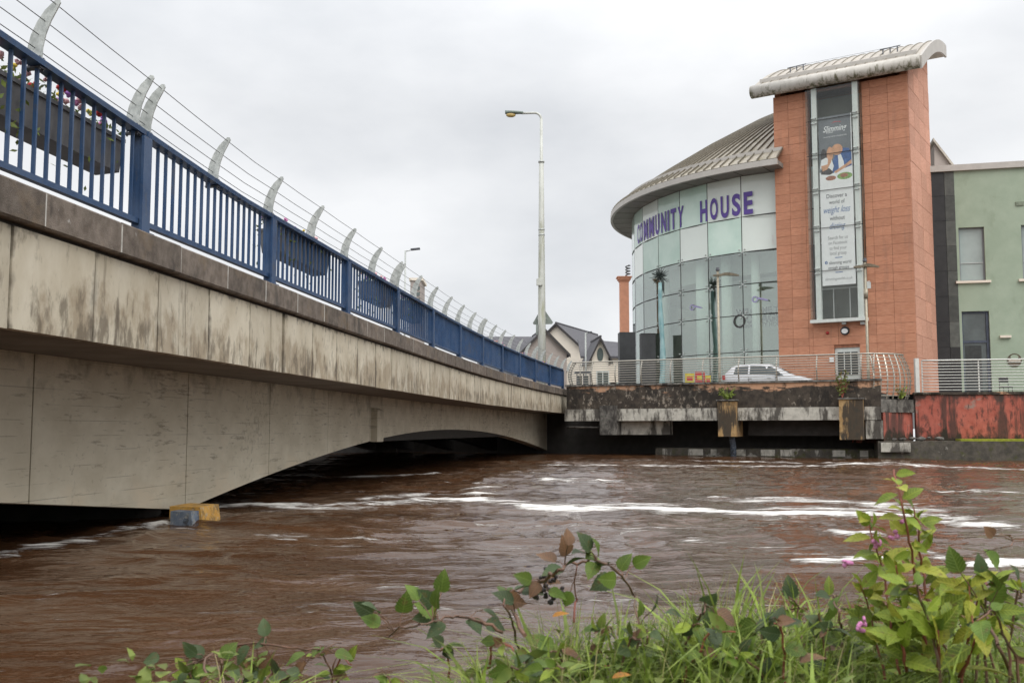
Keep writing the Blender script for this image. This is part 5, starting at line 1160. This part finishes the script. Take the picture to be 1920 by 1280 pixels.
# ================================================================== HOUSES BEYOND THE BRIDGE
def house(cx,Y,wid,ln,ze,za,rot,wallm,sidem,label,wins=(),name='house'):
    """gable house: gable end faces the river; wid across the gable, ln along the ridge"""
    o=Vector((cx,Y,GZ)); t=thing(name,label,'house',o); R=RZ(rot)
    def P(x,y,z): q=R@Vector((x,y,0)); return Vector((o.x+q.x,o.y+q.y,z))
    h=wid/2
    m_=MB(); m_.add([P(-h,0,GZ),P(h,0,GZ),P(h,0,ze),P(0,0,za),P(-h,0,ze)],[(0,1,2,3,4)]); m_.add([P(-h,.25,GZ),P(h,.25,GZ),P(h,.25,ze),P(0,.25,za),P(-h,.25,ze)],[(4,3,2,1,0)]); m_.build('gable_wall',wallm,t)
    MB().hexa([P(h-.2,.01,GZ),P(h-.01,.01,GZ),P(h-.01,ln,GZ),P(h-.2,ln,GZ),P(h-.2,.01,ze),P(h-.01,.01,ze),P(h-.01,ln,ze),P(h-.2,ln,ze)]).build('side_wall',sidem,t)
    MB().hexa([P(-h+.01,.01,GZ),P(-h+.2,.01,GZ),P(-h+.2,ln,GZ),P(-h+.01,ln,GZ),P(-h+.01,.01,ze),P(-h+.2,.01,ze),P(-h+.2,ln,ze),P(-h+.01,ln,ze)]).build('side_wall',sidem,t)
    m_=MB(); m_.add([P(-h,ln,GZ),P(h,ln,GZ),P(h,ln,ze),P(0,ln,za),P(-h,ln,ze)],[(0,1,2,3,4)]); m_.build('gable_wall',wallm,t)
    sl=(za-ze)/h; ov=.35
    for s_ in (-1,1):
        m_=MB(); m_.hexa([P(0,-ov,za+.03),P(s_*(h+ov),-ov,ze-sl*ov+.03),P(s_*(h+ov),ln+ov,ze-sl*ov+.03),P(0,ln+ov,za+.03),P(0,-ov,za+.22),P(s_*(h+ov),-ov,ze-sl*ov+.22),P(s_*(h+ov),ln+ov,ze-sl*ov+.22),P(0,ln+ov,za+.22)]); rf_=m_.build('roof_slope',M['slate'],t)
        m_=MB(); m_.hexa([P(0,-ov-.06,za-.1),P(s_*(h+ov),-ov-.06,ze-sl*ov-.1),P(s_*(h+ov),-ov-.005,ze-sl*ov-.1),P(0,-ov-.005,za-.1),P(0,-ov-.06,za+.24),P(s_*(h+ov),-ov-.06,ze-sl*ov+.24),P(s_*(h+ov),-ov-.005,ze-sl*ov+.24),P(0,-ov-.005,za+.24)]); m_.build('barge_board',M['darkwood'],rf_)
    m_=MB(); m_.tube([P(0,-ov,za+.24),P(0,ln+ov,za+.24)],.12,6); m_.build('ridge',M['slate'],t)
    for (x0,x1,z0,z1,kd) in wins:
        if kd=='oval':
            m_=MB(); m_.extrude([P((x0+x1)/2+(x1-x0)/2*math.cos(q),-.06,(z0+z1)/2+(z1-z0)/2*math.sin(q)) for q in np.linspace(0,2*math.pi,19)[:-1]],R@Vector((0,.05,0))); m_.build('oval_window',M['winglass'],t)
        else:
            m_=MB(); m_.box(P((x0+x1)/2,-.02,(z0+z1)/2),(x1-x0,.08,z1-z0),R); wv=m_.build('window',M['winglass'],t)
            m_=MB(); 
            for xx in (x0,(x0+x1)/2,x1): m_.box(P(xx,-.07,(z0+z1)/2),(.08,.05,z1-z0+.1),R)
            for zz in (z0,z1): m_.box(P((x0+x1)/2,-.072,zz),(x1-x0+.1,.05,.09),R)
            m_.build('frame',M['white_trim'],wv)
    return t
def hz_(px,py,Y): return atY(px,py,Y)
# long slate roof at the left (ridge across the view)
Y=112; a=hz_(895,634,Y); b=hz_(1008,628,Y); e=hz_(950,662,Y)
t=thing('terrace_house','low terrace house with dark slate roof left of the taupe gable','house',((a.x+b.x)/2,Y,GZ))
MB().bbox(a.x,b.x,Y,Y+8,GZ,e.z).build('wall',M['greyrender'],t)
MB().hexa([Vector((a.x,Y-.4,e.z-.2)),Vector((b.x,Y-.4,e.z-.2)),Vector((b.x,Y+4,b.z-.05)),Vector((a.x,Y+4,b.z-.05)),Vector((a.x,Y-.4,e.z)),Vector((b.x,Y-.4,e.z)),Vector((b.x,Y+4,b.z+.2)),Vector((a.x,Y+4,b.z+.2))]).build('roof_slope',M['slate'],t)
MB().hexa([Vector((a.x,Y+4.02,b.z-.05)),Vector((b.x,Y+4.02,b.z-.05)),Vector((b.x,Y+8.4,e.z-.2)),Vector((a.x,Y+8.4,e.z-.2)),Vector((a.x,Y+4.02,b.z+.2)),Vector((b.x,Y+4.02,b.z+.2)),Vector((b.x,Y+8.4,e.z)),Vector((a.x,Y+8.4,e.z))]).build('roof_slope',M['slate'],t)
Y=104; ap=hz_(1020,619,Y); er=hz_(1063,662,Y)
house(ap.x,Y,2*(er.x-ap.x),9,er.z,ap.z,math.radians(6),M['beige'],M['greyrender'],'taupe rendered gable house behind the tall lamp column')
Y=120; ap=hz_(1044,609,Y); er=hz_(1094,652,Y)
house(ap.x,Y,2*(er.x-ap.x)*.95,16,er.z,ap.z,math.radians(-22),M['cream'],M['greyrender'],'cream gable house with slate roof behind the taupe gable')
Y=96; a=hz_(1094,700,Y); b=hz_(1172,641,Y); e=hz_(1120,668,Y)
t=thing('cottage_row','white walled house with long slate roof behind the black plinth','house',((a.x+b.x)/2,Y,GZ))
MB().bbox(a.x,b.x+1,Y,Y+7,GZ,e.z).build('wall',M['cream'],t)
MB().hexa([Vector((a.x-.3,Y-.4,e.z-.2)),Vector((b.x+1.3,Y-.4,e.z-.2)),Vector((b.x+1.3,Y+3.5,b.z-.05)),Vector((a.x-.3,Y+3.5,b.z-.05+.5)),Vector((a.x-.3,Y-.4,e.z)),Vector((b.x+1.3,Y-.4,e.z)),Vector((b.x+1.3,Y+3.5,b.z+.15)),Vector((a.x-.3,Y+3.5,b.z+.65))]).build('roof_slope',M['slate'],t)
for px in (1146,1153):
    q=hz_(px,700,Y); MB().box((q.x,Y-.03,GZ+1.6),(.9,.08,2.6)).build('window',M['blindglass'],t)
Y=91; ap=hz_(1125,636,Y); er=hz_(1141,668,Y); q=.45
house(ap.x,Y,2*(er.x-ap.x),5,er.z,ap.z,math.radians(4),M['cream'],M['cream'],'narrow cream gable bay with an oval window',wins=((-.28,.28,ap.z-2.0,ap.z-.75,'oval'),(-.32,.75,GZ+.2,GZ+3.6,'w')),name='gabled_bay')
# beige tower block seen over the bridge
Y=150; a=hz_(768,700,Y); b=hz_(790,526,Y); t=thing('tower_block','beige block with window bands seen over the middle of the bridge','building',((a.x+b.x)/2,Y,GZ))
MB().bbox(a.x,b.x,Y,Y+6,GZ,b.z).build('wall',M['beige'],t); MB().bbox(a.x-.2,b.x+.3,Y-.2,Y+6.2,b.z,b.z+.4).build('roof',M['cream'],t)
for k in range(4):
    z=hz_(780,538+k*11,Y).z; MB().bbox(a.x+.55,b.x-.2,Y-.05,Y+.02,z-.45,z+.1).build('window',M['winglass'],t)

# more of the same street: a low row closing the view at the far right of the houses and beyond the bridge

# ================================================================== PLANTS
def frame(d, up=Vector((0,0,1))):
    d=d.normalized(); s=d.cross(up); s=s.normalized() if s.length>1e-4 else Vector((1,0,0)); return d,s,s.cross(d)
def leaf_mesh(name, mat, kind):
    """unit leaf lying along +X, toothed edge, folded on its midrib"""
    n=13; v=[]; L_=[];R_=[]
    for i in range(n+1):
        t=i/n
        if kind=='bramble': w_=.40*math.sin(min(1,t*1.02)**.75*math.pi)**.8*(1-.12*t)
        else: w_=.25*math.sin(t**.85*math.pi)**.9
        tooth=1+(.09 if i%2 else -.07) if 0<i<n else 1
        droop=-.24*t*t
        v.append((t,0,droop)); cu_=.05*math.sin(t*9); L_.append((t-.02,w_*tooth,droop+.28*w_+cu_*w_)); R_.append((t-.02,-w_*tooth,droop+.28*w_-cu_*w_))
    b=n+1; vv=v+L_+R_; f=[]
    for i in range(n): f+=[(i,i+1,b+i+1,b+i),(i,2*b+i,2*b+i+1,i+1)]
    m_=MB(); m_.add(vv,f,True); return m_.mesh(name,mat)
LM={k:leaf_mesh('leaf_'+k,M[k],'bramble') for k in ('bramble','bramble_dk','bramble_br')}
LM.update({k:leaf_mesh('leaf_'+k,M[k],'balsam') for k in ('balsam','balsam_y','orange_leaf','weed')})
def put_leaf(parent, kind, base, d, size, roll=0.0, name='leaf'):
    d=d.normalized(); h_=Vector((random.gauss(0,.6),random.gauss(-.6,.4),random.gauss(.7,.5))); u=h_-d*h_.dot(d); u=u.normalized() if u.length>1e-3 else Vector((0,0,1)); s=u.cross(d); R=Matrix((d,s,u)).transposed() @ Matrix.Rotation(roll*.6,3,'X')
    o=inst(name, LM[kind], base, parent); o.rotation_euler=R.to_euler(); o.scale=(size,size*random.uniform(.85,1.1),size); return o
def rnd3(s=1): return Vector((random.gauss(0,s),random.gauss(0,s),random.gauss(0,s)))
def cane(label, pts, Y, r, leaves, size=.060, dY=.25, mat='cane', kinds=('bramble','bramble','bramble_dk'), cat='bramble', name='bramble_cane', extra=None, group='bramble canes on the near bank'):
    """pts: photo px along the stem; depth wanders from Y by up to dY; leaves: list of px (x,y,[kind])"""
    n=len(pts); P=[atY(x,y,Y+dY*math.sin(i*1.7+pts[0][0])) for i,(x,y) in enumerate(pts)]
    t=thing(name,label,cat,P[0],group); S=[]
    for i in range(n-1):
        for k in range(4): S.append(P[i].lerp(P[i+1],k/4)+rnd3(.003))
    S.append(P[-1]); m_=MB(); m_.tube(S,[r*(1-.6*i/len(S)) for i in range(len(S))],6); m_.build('stem',M[mat],t)
    for it in leaves:
        x,y=it[0],it[1]; kd=it[2] if len(it)>2 else random.choice(kinds); sz=(it[3] if len(it)>3 else 1)*size*random.uniform(.85,1.15)
        q=atY(x,y,Y); b=min(S,key=lambda s_:(s_-q).length); q.y=b.y+random.uniform(-.05,.05)
        d=Vector((q.x-b.x,random.uniform(-.04,.02),q.z-b.z))+rnd3(.012)
        if d.length<.02: d=Vector((random.uniform(-1,1),-.5,random.uniform(-.5,.5)))
        st=q-d.normalized()*sz*.5
        if (st-b).length>.012: MB().tube([b,b.lerp(st,.5)+Vector((0,0,.006)),st],.0016,4).build('leaf_stalk',M['cane'],t)
        put_leaf(t,kd,st,d+Vector((0,-.01,0)),sz,random.uniform(-.9,.9))
    if extra: extra(t,S)
    return t
def berries(px,py,Y,n=12):
    def f(t,S):
        c=atY(px,py,Y)
        for k in range(n): MB().blob(c+Vector((random.gauss(0,.018),random.gauss(0,.015),random.gauss(0,.014))),random.uniform(.004,.009),.2).build('berry',M['berry'],t)
    return f
YB_=2.75
cane('arching bramble cane with dried berries over the water in the middle foreground',[(985,1190),(958,1140),(985,1095),(1020,1085),(1045,1070),(1070,1055),(1100,1050),(1140,1055),(1165,1075),(1185,1110),(1197,1160),(1200,1200)],YB_,.0055,
     [(1095,1010),(1118,1020),(1085,1030,'bramble_dk'),(1060,1022,'bramble_br'),(1105,1065),(1128,1045),(1078,1050),(1135,1080),(1128,1093,'bramble_dk',1.1),(1172,1052),(1205,1052),(1026,1045,'bramble_br'),(1032,1062,'bramble_dk'),(980,1075),(1045,1108,'bramble',.8),(945,1110,'bramble_dk'),(1225,1125),(1198,1135,'bramble',.8),(1064,1000,'bramble_br',.7),(1108,1040),(1000,1100,'bramble_br',.9)],extra=berries(1022,1108,YB_,26))
cane('short bramble stem holding the berry cluster left of the arching cane',[(975,1230),(960,1170),(945,1130),(950,1112)],2.85,.004,[(945,1106),(968,1118,'bramble_br'),(985,1095,'bramble_dk'),(1000,1108),(1035,1090,'bramble_br',.8)],extra=berries(1030,1075,2.85,14))
cane('low bramble shoot reaching left over the water with two leaf groups',[(940,1185),(900,1165),(860,1155),(830,1160),(790,1170),(750,1180),(720,1192)],2.7,.0045,
     [(678,1143),(698,1132),(695,1162),(765,1120),(776,1105),(800,1118),(830,1088),(822,1108),(795,1145),(808,1150,'balsam_y',.8),(792,1165,'bramble_dk'),(816,1178,'bramble_dk'),(892,1172),(925,1160),(930,1170,'bramble_dk')])
cane('leafy bramble sprig at the lower left edge of the bank',[(400,1300),(380,1240),(420,1215),(480,1205),(540,1215),(600,1215),(640,1205)],2.95,.004,
     [(495,1176),(490,1205,'bramble_dk'),(372,1215),(362,1210),(445,1235,'bramble_dk'),(425,1225),(440,1260),(380,1258,'bramble_dk'),(275,1240),(268,1260,'bramble'),(310,1265,'bramble_br'),(590,1222,'bramble',.8),(640,1235),(550,1235),(520,1250,'bramble_dk'),(345,1270,'bramble_dk'),(470,1268),(560,1262,'bramble_br')])
cane('bare reddish bramble stem standing upright inside the arch',[(1075,1165),(1078,1120),(1082,1060)],2.75,.003,[(1063,1120,'bramble',.7)],mat='redstem')
cane('bramble shoot with single upright leaves right of the arching cane',[(1290,1200),(1300,1170),(1320,1150),(1328,1125)],2.7,.004,[(1328,1120),(1283,1160),(1262,1145,'bramble_dk'),(1305,1165,'bramble_dk'),(1330,1160),(1350,1175),(1365,1160,'bramble_br')])
cane('bramble stem with a curled leaf pair before the balsam',[(1508,1210),(1502,1160),(1492,1130),(1480,1118)],2.7,.0035,[(1478,1118,'bramble',1.1),(1490,1105),(1440,1160,'bramble_dk',1.3),(1465,1155,'bramble',1.3),(1425,1165,'bramble_dk'),(1400,1180),(1520,1170)])
cane('tall leaning bramble stem with stacked dark leaves beside the balsam',[(1580,1190),(1572,1150),(1566,1120),(1556,1100)],2.65,.0035,[(1558,1100,'balsam'),(1552,1123,'bramble'),(1556,1148),(1545,1170,'bramble_dk'),(1535,1110,'bramble_dk',.7),(1595,1160)])
cane('fallen bramble cane along the right edge of the bank',[(1900,1280),(1870,1210),(1850,1160),(1870,1130),(1915,1120)],2.45,.005,[(1775,1045,'bramble',1.0),(1830,1055,'bramble_dk',.9),(1890,1052,'bramble',.9),(1905,1075),(1850,1080,'bramble',1.0),(1910,1100,'bramble',1.4),(1880,1110,'bramble'),(1810,1090,'balsam'),(1905,1220,'bramble_br',.8),(1870,1190),(1830,1180,'bramble_dk')])
cane('twig with a rusty red leaf near the right edge',[(1925,1010),(1880,1025),(1845,1035)],2.5,.002,[(1866,998,'bramble_br',.6),(1880,1000,'bramble_br',.55)])
# Himalayan-balsam-like clump: stems, long leaves, pink flowers
bal=thing('balsam_clump','tall yellow green leafy plant with pink flowers on the right bank','plant',atY(1740,1240,2.5))
def bal_stem(pts,Y,r,n,size,yel=.25,spread=.08):
    P=[atY(x,y,Y+.06*math.sin(i*2+Y*9)) for i,(x,y) in enumerate(pts)]; S=[]
    for i in range(len(P)-1): S+= [P[i].lerp(P[i+1],k/5)+rnd3(.002) for k in range(5)]
    S.append(P[-1]); m_=MB(); m_.tube(S,[r*.72*(1-.65*i/len(S)) for i in range(len(S))],6); m_.build('stem',M['redstem'],bal)
    n=int(n*1.7); size*=.86
    for k in range(n):
        q=int((.12+.88*(k/n)**.9)*(len(S)-1)); b=S[q]; a=k*2.4+random.uniform(-.5,.5); d=Vector((math.cos(a),math.sin(a)*.8,random.uniform(-.5,1.1)))
        sz=size*random.uniform(.65,1.25)*(1.05-.45*q/len(S)); put_leaf(bal,'balsam_y' if random.random()<yel else 'balsam',b+d.normalized()*.006,d,sz,random.uniform(-.5,.5))
bal_stem([(1735,1260),(1730,1160),(1715,1080),(1702,1000),(1690,940),(1676,880)],2.5,.006,16,.085,.4)
bal_stem([(1690,1265),(1670,1180),(1660,1090),(1640,1020),(1622,960)],2.55,.005,22,.09,.4)
bal_stem([(1760,1260),(1760,1180),(1770,1120),(1790,1080)],2.42,.006,14,.10,.6)
bal_stem([(1660,1270),(1640,1200),(1630,1140),(1610,1090)],2.6,.005,18,.09,.12)
bal_stem([(1725,1250),(1740,1150),(1728,1060),(1722,990),(1712,950)],2.52,.006,20,.08,.3)
bal_stem([(1800,1270),(1830,1190),(1820,1130),(1815,1090)],2.4,.005,12,.095,.6)
bal_stem([(1700,1260),(1690,1200),(1700,1130),(1680,1060)],2.48,.006,22,.085,.1)
for px,py in ((1688,974),(1645,1015),(1592,1054),(1640,1020),(1620,1168),(1613,1178),(1676,1000)):
    c=atY(px,py,2.5); m_=MB()
    for k in range(4): m_.blob(c+Vector((random.gauss(0,.006),random.gauss(0,.005),random.gauss(0,.006))),(random.uniform(.004,.009),.005,random.uniform(.004,.010)),.25)
    m_.build('flower',M['pink'],bal)

def thicket(label, x0, x1, ytop, Y0, n, nl, kinds, size=.046):
    t=thing('bramble_thicket',label,'bramble',atY((x0+x1)/2,1300,Y0))
    for k in range(n):
        px=x0+(x1-x0)*(k+random.random())/n; yt=ytop(px)+random.uniform(0,70); Y=Y0+random.uniform(-.25,.3); lean=random.uniform(-90,90)
        P=[atY(px,1330,Y),atY(px+lean*.3,(1330+yt)/2,Y),atY(px+lean*.8,yt+8,Y-.05),atY(px+lean*1.3,yt+random.uniform(0,30),Y-.12)]; S=[]
        for i in range(3): S+=[P[i].lerp(P[i+1],q/4)+rnd3(.003) for q in range(4)]
        S.append(P[-1]); MB().tube(S,[.0042*(1-.6*i/len(S)) for i in range(len(S))],5).build('stem',M[random.choice(('cane','redstem','cane'))],t)
        for j in range(nl):
            b=S[int(random.uniform(.35,1)*(len(S)-1))]; a=random.uniform(0,2*math.pi); d=Vector((math.cos(a),random.uniform(-.9,.2),random.uniform(-.5,.9)))
            put_leaf(t,random.choice(kinds),b+d.normalized()*.008,d,size*random.uniform(.55,1.25),random.uniform(-.8,.8))
BK=('bramble','bramble','bramble_dk','bramble_dk','balsam','weed','bramble_br')
thicket('tangled low bramble thicket in the grass between the arching cane and the balsam',1180,1620,lambda x:1150,2.7,15,10,BK)
thicket('low leafy tangle below the arching bramble cane',850,1180,lambda x:1190-.02*(x-850),2.65,10,9,BK+('weed','weed'),.044)
thicket('thin leafy tangle at the lower left edge of the bank',270,720,lambda x:1215,2.9,11,9,('bramble','bramble_dk','weed','balsam','bramble_br'),.046)
thicket('dense leaves at the right edge below the balsam',1750,1930,lambda x:1075,2.4,8,9,('bramble','balsam','balsam_y','balsam','weed'),.052)
# single fallen yellow and rusty leaves caught in the grass
for px,py,Y,kd,lab in ((1036,1155,2.6,'orange_leaf','orange leaf caught in the grass below the arching bramble'),(1148,1270,2.3,'orange_leaf','amber leaf lying in the grass at the bottom edge'),(1500,1240,2.4,'bramble_br','rusty brown leaf in the grass left of the balsam')):
    o=put_leaf(None,kd,atY(px,py,Y),Vector((.8,-.2,.35)),(.042 if kd!='bramble_br' else .06),random.uniform(-.4,.4),'fallen_leaf'); tag(o,lab,'leaf')

# grass: thousands of blades, one object
def grass(name,mat,n,zone,hmin,hmax,label,wid=.0042,lean=.55):
    V=[];F=[]; c=0; tries=0
    while c<n and tries<n*20:
        tries+=1; x=random.uniform(*zone[0]); d=abs(random.gauss(0,.55))*zone[1]-.12
        y=edgeY(x)-d
        if y<1.6 or y>4.2: continue
        dens=mnoise.noise((x*2.2,y*2.2,7.0)); 
        if dens<-.25 and random.random()<.8: continue
        if x<-.3 and random.random()<.55: continue
        z=bankZ(x,y)-.02; h=random.uniform(hmin,hmax)*(1+.5*dens)*zone[2](x); a=random.uniform(0,2*math.pi); le=random.uniform(.15,1.0)*lean*h
        dx,dy=math.cos(a)*le,math.sin(a)*le; wv=wid*random.uniform(.7,1.5); px_,py_=-math.sin(a)*wv,math.cos(a)*wv
        b=len(V); ns_=4
        for i in range(ns_+1):
            t=i/ns_; bend=t*t; zz=z+h*(t-.42*le/h*bend*t) ; w_=(1-t**1.6)
            X,Y_=x+dx*bend,y+dy*bend
            if i==ns_: V.append((X,Y_,zz))
            else: V+= [(X-px_*w_,Y_-py_*w_,zz),(X+px_*w_,Y_+py_*w_,zz)]
        for i in range(ns_-1): F.append((b+2*i,b+2*i+1,b+2*i+3,b+2*i+2))
        F.append((b+2*ns_-2,b+2*ns_-1,b+2*ns_)); c+=1
    m_=MB(); m_.v=V; m_.f=F; m_.sm=[True]*len(F); o=m_.build(name,mat,kind='stuff'); o['label']=label; o['category']='grass'; return o
hx=lambda x: (.62+.42*math.exp(-((x-.30)/.42)**2)+.30*math.exp(-((x-.95)/.5)**2)) if x>-.35 else .64
grass('bank_grass',M['grass'],14500,((-.97,3.4),1.25,hx),.16,.42,'long green grass growing on the near bank',.0040,1.15)
grass('broad_bank_grass',M['grass'],3200,((-.75,3.4),1.25,hx),.26,.50,'broad arching grass blades on the near bank',.0078,1.5)
grass('dry_bank_grass',M['drygrass'],2800,((-1.0,3.4),1.25,hx),.2,.44,'pale dry grass stalks scattered through the near bank',.0024,1.0)
# low broad leaves of ground cover on the bank
gm=MB(); 
for k in range(4200):
    x=random.uniform(-1.1,3.2); y=edgeY(x)-abs(random.gauss(0,.5))+.12
    if y<1.7: continue
    dens=mnoise.noise((x*1.6+4,y*1.6,2.0))
    if x<.8 and dens<-.02: continue
    c=Vector((x,y,bankZ(x,y)+random.uniform(.02,.27+.06*math.exp(-((x-1.3)/.5)**2)))); d=Vector((random.uniform(-1,1),random.uniform(-1,.3),random.uniform(-.3,.5))).normalized(); d,s_,u_=frame(d); L_=random.uniform(.025,.055); w_=L_*.36
    gm.add([c,c+d*L_*.35+s_*w_+u_*.004,c+d*L_*.75+s_*w_*.7,c+d*L_-u_*.006,c+d*L_*.75-s_*w_*.7,c+d*L_*.35-s_*w_+u_*.004],[(0,1,2,3,4,5)])
o=gm.build('ground_cover',M['weed'],kind='stuff'); o['label']='low leafy ground cover on the near bank'; o['category']='ground cover'

# weeds rooted on the terrace brackets and ledges
def weed(label,base,h,n,spread,mat,name='wall_weed',tufts=True):
    t=thing(name,label,'weed',base,'weeds rooted on the terrace'); base=Vector(base); m_=MB(); st=MB()
    for k in range(n):
        a=random.uniform(0,2*math.pi); l_=h*random.uniform(.4,1); d=Vector((math.cos(a)*spread,math.sin(a)*spread*.5,l_)); tip=base+d
        st.tube([base,base.lerp(tip,.55)+Vector((0,0,l_*.12)),tip],[.008,.006,.003],4)
        for j in range(5 if not tufts else 1):
            c=base.lerp(tip,random.uniform(.3,1)); s_=random.uniform(.05,.11); u_=rnd3().normalized(); v_=rnd3().normalized(); v_=(v_-u_*u_.dot(v_)).normalized(); m_.add([c-u_*s_,c+v_*s_*.5,c+u_*s_,c-v_*s_*.5],[(0,1,2,3)])
    st.build('stalks',mat if tufts else M['redstem'],t); m_.build('leaves',mat,t); return t
weed('grassy tuft growing on the middle terrace bracket',tp(ub2,.3,2.66),.62,46,.42,M['grass'])
weed('bushy reddish weed growing up from the right terrace bracket',tp(ub3-.35,.3,2.66),1.35,26,.30,M['weed'],tufts=False)
weed('grassy tuft at the foot of the corner railing',TB.lerp(TE,.55)+Vector((0,-.15,2.62)),.7,30,.3,M['grass'])
for k,u in enumerate((5.5,6.6,7.4,9.2)):
    weed(['first','second','third','fourth'][k]+' green weed from the left at the waterline below the mossy ledge',wp(u,1.4,.0),.42,16,.3,M['weed'],tufts=False)
